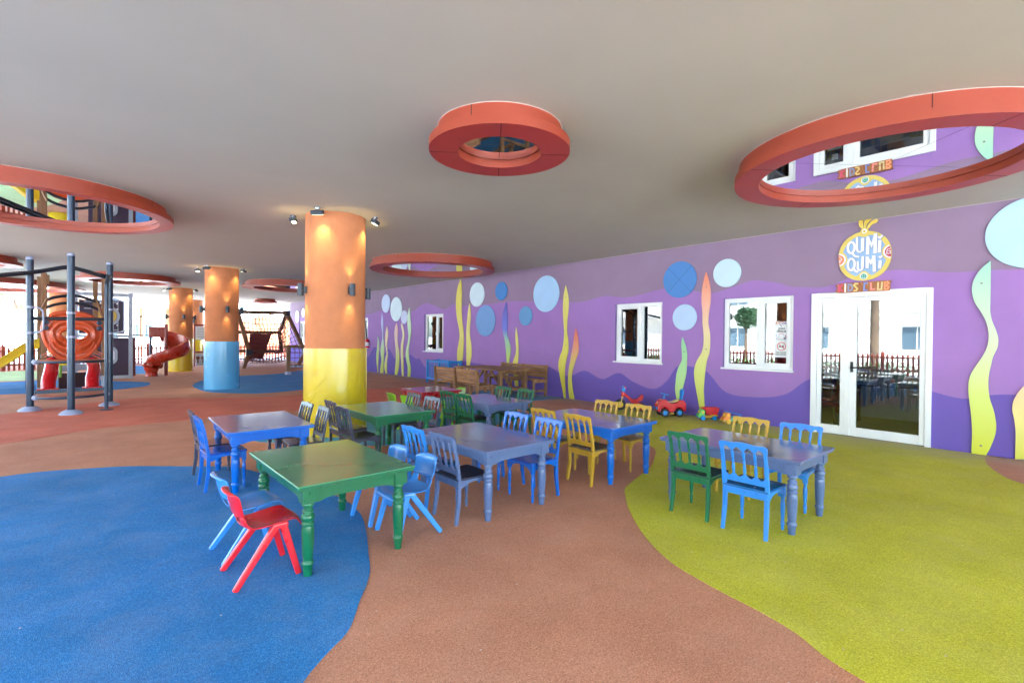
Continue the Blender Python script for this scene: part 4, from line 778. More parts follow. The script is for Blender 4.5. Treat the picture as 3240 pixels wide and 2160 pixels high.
def make_chair():
    """spindle-back wooden child's chair facing +x, origin on the floor between the feet"""
    t = thing('wooden_chair', 'x', 'chair', (0, 0, 0)); m = PAINT['sky']; ms = SEATS['sky']
    for s in (-1, 1):
        y = s*.158
        b = MB(); b.bar((-.183, y*1.03, 0), (-.158, y, .18), .026, .026, w1=(.032, .030)); b.bar((-.158, y, .18), (-.155, y, .345), .032, .030); b.build('leg', m, t, smooth=0, bevel=.004)
        b = MB(); b.box(.13, .166, y-.018, y+.018, .262, .345)
        b.lathe([(.013,.262),(.018,.256),(.012,.248),(.012,.243),(.017,.236),(.012,.229),(.016,.222),(.018,.20),(.0155,.13),(.011,.075),(.0105,.07),(.017,.063),(.017,.056),(.011,.05),(.014,.044),(.0145,.036),(.012,.03),(.010,0)], (.148, y, 0), 14); b.build('leg', m, t, smooth=40, bevel=.002)
    b = MB(); b.prism([(-.172, -.172), (-.172, .172), (.16, .178), (.176, .165), (.176, -.165), (.16, -.178)], lambda x, y: (x, y, .345), (0, 0, .018)); b.build('seat', ms, t, smooth=0, bevel=.005)
    fr = MB()
    def ap(l0, l1, zb=.285):
        n = 8; o = [(l0, .344), (l0, zb-.012)]
        for k in range(n+1):
            q = k/n; o.append((l0+(l1-l0)*(.06+.88*q), zb-.012+.036*math.sin(PI*q)**.7))
        return o+[(l1, zb-.012), (l1, .344)]
    for s in (-1, 1): fr.prism(ap(-.14, .13, .30), lambda x, z: (x, s*.160-.008, z), (0, .016, 0))
    fr.prism(ap(-.14, .14, .30), lambda y, z: (.142, y, z), (.016, 0, 0)); fr.prism([(-.142, .29), (.142, .29), (.142, .344), (-.142, .344)], lambda y, z: (-.163, y, z), (.016, 0, 0))
    fr.build('seat_frame', m, t, smooth=0)
    rake = lambda z: -.158-(z-.36)*.145-(max(0, z-.55))*.12
    bk = MB()
    for s in (-1, 1):
        y = s*.162
        for z0, z1, w0, w1 in ((.345, .46, .030, .028), (.46, .56, .028, .026), (.56, .655, .026, .026)): bk.bar((rake(z0), y, z0), (rake(z1), y*(1.01), z1), .022 if z0 > .5 else .026, w0, w1=(.022, w1))
    ps = [-.164, -.085, 0, .085, .164]
    top = [(-.178, .66), (-.182, .685), (-.172, .700), (-.15, .705), (-.12, .702), (-.08, .703), (-.04, .709), (0, .712), (.04, .709), (.08, .703), (.12, .702), (.15, .705), (.172, .700), (.182, .685), (.178, .66)]
    bot = [(.178, .645), (.152, .645)]
    for i in range(4, 0, -1):
        a, c = ps[i]-.012, ps[i-1]+.012; n = 7
        for k in range(n+1):
            q = k/n; bot.append((a+(c-a)*q, .645+.026*math.sin(PI*q)))
    bot += [(-.178, .645)]
    bk.prism(top+bot, lambda y, z: (rake(z)-.011, y, z), (.022, 0, 0))
    up = [(.150, .392), (.150, .455)]
    for i in range(4, 0, -1):
        a, c = ps[i]-.010 if i < 4 else .15, ps[i-1]+.010 if i > 1 else -.15; n = 7
        for k in range(n+1):
            q = k/n; up.append((a+(c-a)*q, .455-.022*math.sin(PI*q)))
    up += [(-.150, .392)]
    bk.prism(up, lambda y, z: (rake(z)-.009, y, z), (.018, 0, 0))
    bo = bk.build('backrest', m, t, smooth=0, bevel=.003)
    for y in ps[1:4]:
        sp = MB(); z0, z1 = .45, .652
        pr = [(.008, 0), (.010, .06), (.012, .2), (.0115, .35), (.007, .455), (.0115, .47), (.007, .49), (.012, .505), (.0125, .52), (.007, .535), (.0115, .55), (.007, .565), (.0095, .62), (.0125, .8), (.009, .93), (.007, 1)]
        vs = []; n = 10
        for r_, q in pr:
            z = z0+(z1-z0)*q
            for k in range(n): vs.append((rake(z)+r_*math.cos(2*PI*k/n), y+r_*math.sin(2*PI*k/n), z))
        fs = [(i*n+k, i*n+(k+1) % n, (i+1)*n+(k+1) % n, (i+1)*n+k) for i in range(len(pr)-1) for k in range(n)]
        sp.add(vs, fs); sp.build('spindle', m, bo, smooth=60)
    return t
CH0 = make_chair()
def sw(col): return {PAINT['sky'].name: PAINT[col], SEATS['sky'].name: SEATS[col]}
CHAIRS = [  # rear feet x, centre y, turn, colour, label, group
 (3.81,1.66,0,'sky','bright blue chair nearest the camera at the table on the lime floor'), (3.84,2.13,1,'green','green chair at the table on the lime floor, left of a bright blue one'),
 (5.00,2.14,180,'yellow','mustard yellow chair on the far side of the lime-floor table, before the toy trucks'), (5.01,1.68,181,'sky','light blue chair on the door side of the lime-floor table, nearest the glass door'),
 (3.84,3.34,0,'yellow','mustard chair seen whole from behind at the bright blue table'), (3.86,3.87,0,'yellow','mustard chair behind the grey-blue middle table, farther left at the bright blue table'),
 (4.93,3.88,180,'yellow','mustard chair on the wall side of the bright blue table, in front of the tricycle'), (4.94,3.42,180,'yellow','mustard chair on the wall side of the bright blue table, nearest its front leg'),
 (2.22,3.37,1,'slate','grey-blue chair at the middle table with a nearly black seat'), (2.20,3.80,0,'sky','sky blue chair left of the grey-blue one at the middle table'),
 (3.385,3.37,180,'blue','royal blue chair on the right of the middle table, shown with its seat'), (3.385,3.85,180,'blue','royal blue chair farther back on the right of the middle table'),
 (3.99,5.97,0,'green','green chair far left at the back grey-blue table, before the red table'), (3.95,5.52,0,'green','green chair on the left of the back grey-blue table, nearer the camera'),
 (5.00,5.98,180,'green','green chair on the wall side of the back table, before the wooden bench legs'), (5.01,5.47,180,'green','green chair on the wall side of the back table, farther right'),
 (2.28,5.90,0,'dark','charcoal chair before the yellow column, left of the pair at the green table'), (2.19,5.36,2,'dark','charcoal chair at the green table, overlapping the yellow column\'s right part'),
 (3.41,6.02,180,'dark','greyish charcoal chair in front of the lime plastic chair, at the green table'), (3.39,5.49,181,'dark','charcoal chair with a bright top rail, right of the green table by the green chairs'),
 (.86,5.55,0,'blue','deep blue chair at the left side of the blue table'), (.87,5.97,-2,'dark','charcoal chair half hidden behind the deep blue one'),
 (1.95,5.95,180,'dark','charcoal chair on the right of the blue table, farther from the camera'), (1.97,5.48,178,'dark','charcoal chair on the right of the blue table, nearer the camera, before the yellow wrap')]
for i, (x, y, rz, c, lab) in enumerate(CHAIRS):
    q = .183; dx = q*math.cos(R(rz)); g = 'wooden spindle-back chairs round the tables'; jr = random.Random(i*13+5).uniform(-1.6, 1.6)
    if i == 0: CH0.location = (x+dx, y, .002); CH0['label'] = lab; CH0['group'] = g
    else: dup(CH0, (x+dx, y, .002), R(rz+jr), lab, g, sw(c))

M_pl = {'red': mat('plastic_red', 'CC1828', .28, coat=.15, var=.03), 'blue': mat('plastic_blue', '4A8BDC', .22, coat=.3, var=.03), 'lime': mat('plastic_lime', '93C42A', .3, coat=.15, var=.03)}
def make_plastic():
    t = thing('plastic_chair', 'x', 'chair', (0, 0, 0)); m = M_pl['red']
    prof = [(.205,.300),(.203,.318),(.19,.331),(.165,.337),(.10,.332),(.03,.322),(-.03,.315),(-.08,.317),(-.115,.330),(-.138,.352),(-.150,.378),(-.157,.402),(-.163,.424),(-.170,.45),(-.178,.49),(-.186,.53),(-.194,.552),(-.210,.562),(-.222,.552)]
    wid = [.135,.145,.155,.16,.162,.16,.155,.15,.145,.143,.142,.142,.143,.148,.153,.152,.143,.128,.118]
    nc = 10
    def grid(r0, r1, hole=None):
        b = MB(); vs = []
        for r_ in range(r0, r1+1):
            x, z = prof[r_]; w_ = wid[r_]
            for c in range(nc+1):
                u = -1+2*c/nc; y = u*w_; k = abs(u)**2.6
                if r_ < 8: vs.append((x-.012*k*(r_ < 3), y, z+(.016*k if r_ > 2 else -.012*k)))
                else: vs.append((x+.028*k, y, z+.004*k-(.018*abs(u)**4 if r_ >= 16 else 0)))
        fs = []
        for r_ in range(r1-r0):
            for c in range(nc):
                if hole and (r_+r0) in hole and 2 <= c <= nc-3: continue
                a = r_*(nc+1)+c; fs.append((a, a+1, a+nc+2, a+nc+1))
        return b.add(vs, fs)
    for nm, g in (('seat', grid(0, 11, hole=(9, 10))), ('backrest', grid(11, 18))):
        o = g.build(nm, m, t, smooth=0)
        for p in o.data.polygons: p.use_smooth = True
        so = o.modifiers.new('thickness', 'SOLIDIFY'); so.thickness = .011; so.offset = 0
        su = o.modifiers.new('smooth', 'SUBSURF'); su.levels = 1; su.render_levels = 2
    for s in (-1, 1):
        for (fx, fy, tx) in ((-.19, .172, .045), (.172, .166, .085)):
            b = MB(); y0 = s*.140; b.bar((tx, y0, .322), (fx, s*fy, .0), .044, .038, up=(0, 1, 0), w1=(.034, .028)); o = b.build('leg', m, t, smooth=0, bevel=.008, seg=3)
        b = MB(); b.bar((.02, s*.142, .318), (.115, s*.142, .322), .034, .034, up=(0, 1, 0)); b.build('leg_bridge', m, t, smooth=0, bevel=.010, seg=3)
    return t
PC0 = make_plastic()
PCS = [(.848,3.365,0,'red','red plastic chair in the foreground, left of the green table'), (.86,3.775,2,'blue','pale blue plastic chair behind the red one'),
       (1.875,3.36,180,'blue','blue plastic chair right of the foreground green table, nearer the camera'), (1.855,3.78,181,'blue','blue plastic chair mostly hidden behind the foreground green tabletop'),
       (3.98,7.42,0,'lime','lime plastic chair left of the red table, beside the charcoal chairs'), (4.0,6.98,12,'lime','lime plastic chair at the near left of the red table, behind the charcoal chairs'),
       (5.05,7.40,180,'lime','lime plastic chair on the far right of the red table, just above its edge'), (4.62,6.72,95,'lime','lime plastic chair on the near side of the red table, behind the green chairs')]
for i, (x, y, rz, c, lab) in enumerate(PCS):
    g = 'moulded plastic chairs'
    if i == 0: PC0.location = (x, y, .002); PC0.rotation_euler = (0, 0, R(rz)); PC0['label'] = lab; PC0['group'] = g
    else: dup(PC0, (x, y, .002), R(rz), lab, g, {M_pl['red'].name: M_pl[c]})
o = MB().box(-.0015, .0015, -.03, .03, -.03, .03).build('sticker', M_paper, PC0, smooth=0); o.location = (-.173, .0, .50); o.rotation_euler = (0, -.2, 0)

# ---------------------------------------------------------------- wooden picnic set and playpen
M_tw = wood('teak', '74502F', 'B0865A', (14, 1.6, 14), .7); M_tw2 = wood('teak_upright', '6A482E', 'A27A50', (14, 14, 2), .7)
pt = thing('wooden_table', 'brown slatted wooden table between two wooden benches by the wall', 'table', (7.79, 9.7, .002))
b = MB()
for k in range(7): x = -.49+.142*k; b.box(x, x+.132, -.98, .98, .69, .72)
b.box(-.47, .47, -.90, -.84, .66, .689); b.box(-.47, .47, .84, .90, .66, .689); b.build('tabletop', M_tw, pt, smooth=0, bevel=.003)
for sx in (-1, 1):
    for sy in (-1, 1): MB().box(sx*.40-.04, sx*.40+.04, sy*.79-.04, sy*.79+.04, 0, .69).build('leg', M_tw2, pt, smooth=0, bevel=.004)
b = MB()
for sy in (-1, 1):
    b.box(-.36, .36, sy*.79-.02, sy*.79+.02, .2, .26); b.bar((0, sy*.75, .24), (0, sy*.35, .66), .04, .06)
    for sx in (-1, 1): b.bar((sx*.40, sy*.75, .38), (sx*.40, sy*.45, .66), .04, .05)
b.box(-.03, .03, -.77, .77, .2, .26); b.build('brace', M_tw2, pt, smooth=0)
def bench(label, x, y, rz, L=1.75):
    t = thing('wooden_bench', label, 'bench', (x, y, .002), R(rz), 'slatted wooden benches')       # faces +x
    b = MB()
    for k in range(4): b.box(-.17+.095*k, -.085+.095*k, -L/2, L/2, .41, .435)
    b.build('seat', M_tw, t, smooth=0, bevel=.003)
    b = MB()
    for k in range(4): z = .47+.078*k; xx = -.225-.012*k; b.box(xx, xx+.02, -L/2, L/2, z, z+.07)
    b.build('backrest', M_tw, t, smooth=0, bevel=.003)
    for y_ in (-L/2+.04, 0, L/2-.04):
        MB().bar((-.235, y_, 0), (-.27, y_, .78), .06, .05, up=(0, 1, 0)).build('back_post', M_tw2, t, smooth=0, bevel=.003)
        MB().box(.15, .2, y_-.03, y_+.03, 0, .41).build('leg', M_tw2, t, smooth=0, bevel=.003)
    for y_ in (-L/2+.04, 0, L/2-.04): MB().box(-.22, .15, y_-.02, y_+.02, .35, .41).build('rail', M_tw2, t, smooth=0); MB().box(-.22, .15, y_-.018, y_+.018, .12, .17).build('rail', M_tw2, t, smooth=0)
    return t
bench('wooden bench seen from behind, left of the wooden table', 6.62, 9.27, 0, 1.72)
bench('wooden bench against the mural wall, facing the wooden table', 8.60, 9.72, 180, 1.82)
M_cr = mat('playpen_blue', '2F86D8', .35, coat=.2)
pp = thing('playpen', 'bright blue barred playpen behind the left wooden bench', 'playpen', (8.62, 13.2, .002))
for sx in (-1, 1):
    for sy in (-1, 1): MB().box(sx*.22-.03, sx*.22+.03, sy*.62-.03, sy*.62+.03, 0, .74).build('post', M_cr, pp, smooth=0, bevel=.006)
for z in (.12, .66):
    for sx in (-1, 1): MB().box(sx*.22-.02, sx*.22+.02, -.59, .59, z, z+.06).build('rail', M_cr, pp, smooth=0, bevel=.004)
    for sy in (-1, 1): MB().box(-.19, .19, sy*.62-.02, sy*.62+.02, z, z+.06).build('rail', M_cr, pp, smooth=0, bevel=.004)
for sx in (-1, 1):
    for k in range(12):
        y = -.54+.098*k; MB().tube([(sx*.22, y, .18), (sx*.22, y, .66)], .012, 8).build('bar', M_cr, pp)
MB().box(-.19, .19, -.59, .59, .15, .17).build('base_panel', mat('playpen_pink', 'A85A9C', .5), pp, smooth=0)

# ---------------------------------------------------------------- toys along the wall
M_tred = mat('toy_red', 'C01624', .25, coat=.3, var=.02); M_tblue = mat('toy_blue', '2E8ADE', .3, coat=.2, var=.02); M_tyel = mat('toy_yellow', 'E2B82C', .35, var=.02); M_tgrn = mat('toy_green', '6CBF58', .35, var=.02); M_tblk = mat('toy_tyre', '15161C', .55); M_tcream = mat('toy_cream', 'D8B878', .4)
def wheel(name, parent, loc, r_, w_, tyre, rim, axis='y'):
    e = MB().lathe([(r_*.55, -w_/2), (r_*.92, -w_/2), (r_, -w_*.3), (r_, w_*.3), (r_*.92, w_/2), (r_*.55, w_/2)], n=28, caps=False, axis=axis).build(name, tyre, parent); e.location = loc
    MB().lathe([(.001, -w_*.42), (r_*.6, -w_*.42), (r_*.6, w_*.42), (.001, w_*.42)], n=28, caps=False, axis=axis).build('rim', rim, e)
    hb_ = MB()
    for s in (-1, 1): hb_.lathe([(.001, s*w_*.52), (r_*.2, s*w_*.5), (r_*.2, s*w_*.4)], n=12, caps=False, axis=axis)
    hb_.build('hub', rim, e)
    return e
# ride-on car: faces -x' where local +x is forward (turned towards the far end of the wall)
rc = thing('ride_on_car', 'red ride-on toy car with blue wheels, steering wheel and backrest', 'toy car', (8.50, 5.13, .004), R(143))
prof = [(-.27,.10),(-.285,.16),(-.28,.25),(-.24,.30),(-.19,.315),(-.15,.30),(-.10,.265),(-.03,.25),(.04,.262),(.08,.30),(.12,.325),(.17,.32),(.22,.29),(.255,.235),(.27,.16),(.262,.10),(.215,.095),(.21,.13),(.18,.165),(.14,.175),(.10,.165),(.07,.13),(.06,.09),(-.06,.09),(-.07,.13),(-.10,.165),(-.14,.175),(-.18,.165),(-.21,.13),(-.215,.095)]
o = MB().prism(catmull(prof, 3), lambda x, z: (x, -.095, z), (0, .19, 0)).build('body', M_tred, rc, smooth=40, bevel=.022, seg=4)
b = MB()
for s in (-1, 1):
    for xw in (-.14, .14): b.tube([(xw+.088*math.cos(a), s*.098, .10+.085*math.sin(a)) for a in [PI*q/10 for q in range(11)]], .014, 8)
b.build('mudguard', M_tred, rc)
b = MB(); b.prism(catmull([(-.16,.312),(-.11,.282),(-.03,.262),(.05,.272),(.09,.305),(.05,.285),(-.03,.275),(-.10,.298)], 3), lambda x, z: (x, -.07, z), (0, .14, 0)); b.build('seat', M_tcream, rc, smooth=40, bevel=.004)
for s in (-1, 1):
    wheel('wheel', rc, (.14, s*.115, .078), .078, .06, M_tblk, M_tblue); wheel('wheel', rc, (-.14, s*.115, .078), .078, .06, M_tblk, M_tblue)
b = MB(); b.tube([(.13, 0, .31), (.10, 0, .41)], .014, 10); cn = Vector((.098, 0, .415)); tl = Matrix.Rotation(R(-14), 3, 'Y')
b.tube([cn+tl @ Vector((.072*math.cos(a), .072*math.sin(a), 0)) for a in [2*PI*k/24 for k in range(24)]], .011, 8, closed=True)
for k in range(3): b.tube([cn, cn+tl @ Vector((.07*math.cos(2.1*k), .07*math.sin(2.1*k), 0))], .009, 8)
b.build('steering_wheel', M_tblue, rc)
b = MB(); b.prism(catmull([(-.045,.27),(-.05,.38),(-.075,.43),(-.07,.49),(-.03,.515),(.03,.515),(.07,.49),(.075,.43),(.05,.38),(.045,.27)], 4), lambda y, z: (-.20-(z-.27)*.12, y, z), (-.022, 0, 0)); b.build('backrest', M_tblue, rc, smooth=40, bevel=.006)
b = MB()
for s in (-1, 1): b.lathe([(.001, .292), (.026, .288), (.028, .268)], (0, s*.062, .155), 16, caps=False, axis='x')
b.build('headlight', M_tblue, rc)
MB().prism(catmull([(.17,.325),(.25,.26),(.262,.23),(.20,.30)], 3), lambda x, z: (x, -.04, z), (0, .08, 0)).build('bonnet_stripe', M_tyel, rc, smooth=0)
MB().box(-.03, .03, .09, .13, .05, .08).build('foot_peg', M_tyel, rc, bevel=.006)
# tricycle
tc_ = thing('tricycle', 'red toy tricycle with a blue handlebar block and black wheels', 'tricycle', (8.50, 6.03, .004), R(130))
wheel('wheel', tc_, (.21, 0, .115), .115, .045, M_tblk, M_tyel)
for s in (-1, 1): wheel('wheel', tc_, (-.22, s*.14, .075), .075, .045, M_tblk, M_tred)
b = MB()
for s in (-1, 1): b.bar((.21, s*.035, .10), (.165, s*.032, .27), .022, .03, up=(0, 1, 0))
b.box(.14, .185, -.045, .045, .255, .285); b.build('fork', M_tcream, tc_, bevel=.005)
b = MB(); b.lathe([(.03, .27), (.036, .30), (.034, .38), (.028, .39)], (.155, 0, 0), 16); b.bar((.15, 0, .35), (-.02, 0, .215), .05, .055, up=(0, 1, 0)); b.bar((-.0, 0, .20), (-.22, 0, .12), .055, .05, up=(0, 1, 0)); b.tube([(-.22, -.14, .085), (-.22, .14, .085)], .014, 10); b.build('frame', M_tred, tc_, bevel=.008, seg=3)
b = MB(); b.prism(catmull([(.04,.215),(.0,.245),(-.07,.235),(-.13,.25),(-.19,.31),(-.225,.335),(-.25,.31),(-.24,.24),(-.19,.20),(-.08,.19)], 4), lambda x, z: (x, -.075, z), (0, .15, 0)); b.build('seat', M_tred, tc_, smooth=40, bevel=.016, seg=3)
b = MB(); b.prism(catmull([(.12,.385),(.115,.45),(.135,.50),(.165,.49),(.175,.43),(.17,.385)], 3), lambda x, z: (x, -.05, z), (0, .10, 0)); b.build('handlebar_block', M_tblue, tc_, smooth=40, bevel=.012, seg=3)
for s in (-1, 1): MB().tube([(.13, s*.045, .475), (.115, s*.15, .485)], .014, 12).build('grip', M_tred, tc_)
MB().box(.185, .235, -.085, -.045, .06, .085).build('pedal', M_tyel, tc_, bevel=.005)
MB().bar((.10, -.03, .325), (.02, -.03, .262), .002, .022, up=(0, 1, 0)).build('frame_label', M_paper, tc_, smooth=0)
# dump truck
def dumptruck(label, loc, rz, cab, bed, chassis, wh, tall=True):
    t = thing('toy_truck', label, 'toy truck', loc, R(rz)); k = 1
    b = MB(); b.box(-.16, .17, -.045, .045, .045, .07); b.prism(catmull([(-.17,.07),(-.17,.10),(-.10,.105),(0,.085),(.06,.08),(.06,.07)], 3), lambda x, z: (x, -.05, z), (0, .10, 0)); b.build('chassis', chassis, t, bevel=.004)
    b = MB(); b.prism([(.055,.055),(.055,.175),(.075,.19),(.115,.19),(.135,.175),(.15,.12),(.18,.108),(.185,.055)], lambda x, z: (x, -.058, z), (0, .116, 0)); cb = b.build('cab', cab, t, bevel=.008, seg=3)
    b = MB()
    for s in (-1, 1): b.box(.078, .118, s*.0585-.001, s*.0585+.001, .125, .168)
    b.bar((.141, 0, .166), (.151, 0, .127), .002, .085, up=(0, 1, 0)); b.build('window', M_tyel, cb, smooth=0)
    if tall:
        b = MB(); P_ = [(-.20,.225),(-.16,.105),(.035,.105),(.045,.195),(.11,.215),(.11,.225)]
        for s in (-1, 1): b.prism(P_, lambda x, z: (x, s*.072-.003, z), (0, .006, 0))
        b.bar((-.16, 0, .108), (.035, 0, .108), .14, .006, up=(0, 0, 1)); b.bar((-.16, 0, .108), (-.20, 0, .225), .14, .006, up=(1, 0, 0)); b.bar((.035, 0, .108), (.045, 0, .195), .14, .006, up=(1, 0, 0)); b.bar((.045, 0, .195), (.115, 0, .217), .15, .006)
        for q in range(6): xx = -.15+.033*q; b.box(xx, xx+.006, -.078, .078, .112, .2)
        b.box(-.205, .04, -.082, -.07, .218, .23); b.box(-.205, .04, .07, .082, .218, .23); b.build('tipping_bed', bed, t, smooth=0, bevel=.002)
    else:
        b = MB(); b.box(-.17, .04, -.055, .055, .075, .12); b.build('tipping_bed', chassis, t, bevel=.006); b = MB(); b.bar((-.16, 0, .15), (.13, 0, .215), .07, .012); b.bar((-.12, .03, .12), (-.12, .03, .155), .012); b.build('ladder', bed, t, bevel=.003)
    for xw in (-.115, .095):
        for s in (-1, 1): wheel('wheel', t, (xw, s*.062, .042), .042, .034, wh, wh)
    b = MB(); b.box(.18, .195, -.062, .062, .05, .07); b.build('bumper', wh, t, bevel=.003)
    return t
dumptruck('toy dump truck with a green cab and a red tipping bed', (8.64, 4.45, .004), 138, M_tgrn, M_tred, M_tyel, M_tblue)
dumptruck('small toy truck with an orange cab and blue ladder behind the mustard chair', (8.64, 3.99, .004), 145, M_por, M_tblue, mat('toy_mint', '7CC8B4', .4), M_tyel, tall=False)
# fire extinguisher on the wall
fe = thing('fire_extinguisher', 'red fire extinguisher hanging on the mural wall behind the yellow column', 'fire extinguisher', (WX-.09, 19.28, .98))
MB().lathe([(.001, 0), (.07, .005), (.075, .02), (.075, .30), (.06, .345), (.028, .365), (.02, .38)], n=24, caps=False).build('cylinder', M_tred, fe)
b = MB(); b.box(-.02, .02, -.03, .03, .375, .41); b.bar((0, -.02, .41), (0, .09, .44), .02, .012); b.tube([(0, .03, .40), (-.02, .09, .36), (-.03, .10, .15)], .01, 8); b.build('valve', M_black, fe)
MB().lathe([(.0757, .08), (.0757, .24)], n=24, caps=False).build('paper_label', M_paper, fe)
# ---------------------------------------------------------------- climbing structures
M_post = mat('steel_post_blue_grey', '2F4058', .35, metal=.25, coat=.2, var=.03); M_pipe = mat('dark_pipe', '2A303C', .3, metal=.5, coat=.2, var=.03); M_cap = mat('post_cap_grey', '9DA6C4', .4, var=.02)
M_deckor = mat('deck_orange', 'B8613A', .45); M_opl = mat('moulded_orange', 'C24E22', .35, coat=.2, var=.04); M_tubered = mat('moulded_red', 'B8141E', .25, coat=.3, var=.03)
M_log = wood('log_wood', '6A4A32', '8F6A48', (12, 12, 1.6), .7)
M_lgrey = mat('frame_light_grey', 'A8AEBC', .45); M_plum = mat('panel_plum', '3A2440', .5); M_brown = mat('panel_brown', '3C2426', .55)
cf = thing('jungle_gym', 'steel climbing frame of blue-grey posts with grey caps and half-moon decks, at the left edge', 'climbing frame', (-.18, 12.16, .004))
def loc(x, y, z): return (x+.18, y-12.16, z)
for px, py, ph in ((-.78, 13.15, 2.93), (-.18, 12.16, 2.95), (.40, 13.15, 2.95), (-1.9, 12.3, 2.93)):
    o = MB().tube([loc(px, py, .05), loc(px, py, ph-.045)], .056, 24).build('post', M_post, cf)
    c = loc(px, py, ph-.045)
    MB().lathe([(.058, 0), (.058, .02), (.05, .045), (.03, .062), (.001, .068)], c, 24, caps=False).build('cap', M_cap, o)
    b = MB(); b.lathe([(.175, 0), (.17, .02), (.12, .06), (.065, .085)], loc(px, py, 0), 28, caps=False); b.build('foot_cover', M_cap, o)
    b = MB()
    for zz in ((1.98, 1.49) if py > 13 else (1.86, 1.42)): b.lathe([(.06, -.02), (.066, -.02), (.066, .02), (.06, .02)], loc(px, py, zz), 24, caps=False)
    b.build('clamp', M_cap, o)
b = MB(); b.tube([loc(.33, 12.45, .03), loc(.33, 12.45, 2.45), loc(.36, 12.7, 2.62), loc(.40, 13.1, 2.66)], .032, 14); b.lathe([(.11, 0), (.11, .012), (.04, .02)], loc(.33, 12.45, 0), 20); b.build('side_pole', M_post, cf)
for off, dz in ((0, 0), (.16, .03)):
    pts = catmull([loc(-2.6, 11.6+off, 2.05+dz), loc(-1.6, 12.2+off, 2.36+dz), loc(-.76, 12.8+off, 2.60+dz), loc(-.27, 12.95+off, 2.76+dz), loc(-.05, 13.0+off, 2.74+dz), loc(.38, 13.1+off*.3, 2.62+dz)], 6, closed=False)
    MB().tube(pts, .034, 12).build('arched_rail', M_pipe, cf)
for s, x0, zt, zb in ((1, -.72, 1.97, 1.50), (-1, .45, 2.2, 1.5)):
    xo = x0+.13 if s == 1 else x0+.18
    pts = catmull([loc(x0, 13.1, zt), loc(x0+.06, 13.08, zt), loc(xo-.02, 13.05, zt-.04), loc(xo, 13.05, zt-.12), loc(xo, 13.05, zb+.1), loc(xo-.02, 13.05, zb+.04), loc(x0+.06, 13.08, zb), loc(x0, 13.1, zb)], 4, closed=False)
    MB().tube(pts, .014, 10).build('grab_handle', M_cap, cf)
for z, zz in ((.93, 0), (.245, 0)):
    bulge = [(-.72, 13.1), (-.62, 12.95), (-.42, 12.80), (-.24, 12.76), (.0, 12.78), (.2, 12.9), (.34, 13.1)]
    o = MB().tube([loc(x, y, z) for x, y in catmull(bulge, 4, closed=False)], .026, 12).build('deck_rim', M_post, cf)
    b = MB(); b.prism(catmull(bulge, 4, closed=False)+[(.34, 13.34), (-.70, 13.34)], lambda x, y: loc(x, y, z+.016), (0, 0, .014)); b.build('deck', M_deckor, cf, smooth=0)
    for x, y in ((-.70, 13.08), (.34, 13.1)):
        MB().lathe([(.001, -.055), (.03, -.05), (.055, -.025), (.06, 0), (.055, .025), (.03, .05), (.001, .055)], loc(x, y, z), 16, caps=False).build('joint_knob', M_cap, cf)
b = MB(); b.bar(loc(-.72, 13.22, .34), loc(.36, 13.22, .35), .07, .07); b.build('beam', M_post, cf, bevel=.01)
b = MB(); b.tube([loc(-.74, 13.3, 1.77), loc(.38, 13.3, 1.78)], .033, 12); b.build('cross_bar', M_pipe, cf)
for zz in (2.02, 2.17):
    MB().tube([loc(x, 13.75, z) for x, z in catmull([(-.58, zz-.02), (-.42, zz+.06), (-.15, zz+.10), (.06, zz+.05), (.24, zz-.03)], 4, closed=False)], .03, 10).build('upper_rail', M_pipe, cf)
for x0, x1 in ((-.68, -.56), (.30, .20)): MB().bar(loc(x0, 13.7, 1.86), loc(x1, 13.75, 2.20), .06, .04).build('slanted_post', M_log, cf, bevel=.006)
# moulded orange hoop panel
out = catmull([(-.62,1.80),(-.52,1.93),(-.26,1.99),(.03,1.95),(.18,1.86),(.30,1.72),(.335,1.50),(.27,1.22),(.12,1.0),(.0,.88),(-.16,.84),(-.36,.87),(-.52,1.02),(-.64,1.24),(-.70,1.50),(-.69,1.68)], 5)
ang = lambda p: math.atan2(p[1]-1.46, p[0]+.16)
hole_ = [(-.16+.21*math.cos(ang(p)), 1.46+.10*math.sin(ang(p))) for p in out]
Y0 = 14.5; n = len(out); b = MB(); vs = []
rings = [(0, .0), (.06, -.05), (.14, -.055), (.2, -.02), (.42, -.03), (.5, -.075), (.62, -.07), (.7, -.03), (.86, -.035), (.93, -.075), (1.0, -.05), (1.0, .03), (0, .05)]
for q, dy in rings:
    for o_, h_ in zip(out, hole_): vs.append(loc(o_[0]+(h_[0]-o_[0])*q, Y0+dy, o_[1]+(h_[1]-o_[1])*q))
b.add(vs, [(i*n+k, i*n+(k+1) % n, (i+1)*n+(k+1) % n, (i+1)*n+k) for i in range(len(rings)-1) for k in range(n)])
hp = b.build('hoop_panel', M_opl, cf, smooth=70)
b = MB()
for j in range(4):      # moulded ribs sweeping under the opening
    b.tube([loc(-.17+(.26+.045*j)*math.cos(a), Y0-.085, 1.42-.03*j+(.15+.09*j)*math.sin(a)) for a in [PI+PI*(.06+.88*q/16) for q in range(17)]], .017, 8)
for s in (-1, 1):
    for j in range(3): b.bar(loc(-.17+s*(.36-.03*j), Y0-.08, 1.10-.045*j), loc(-.17+s*(.50-.03*j), Y0-.07, 1.02-.045*j), .018, .02)
b.build('rib', M_opl, hp)
b = MB()
for s in (-1, 1):
    for z in (1.60, 1.72): b.lathe([(.001, -.11), (.05, -.10), (.055, -.06)], loc(-.18+s*.44, Y0, z), 16, caps=False, axis='y')
b.build('bolt_plate', M_post, hp)
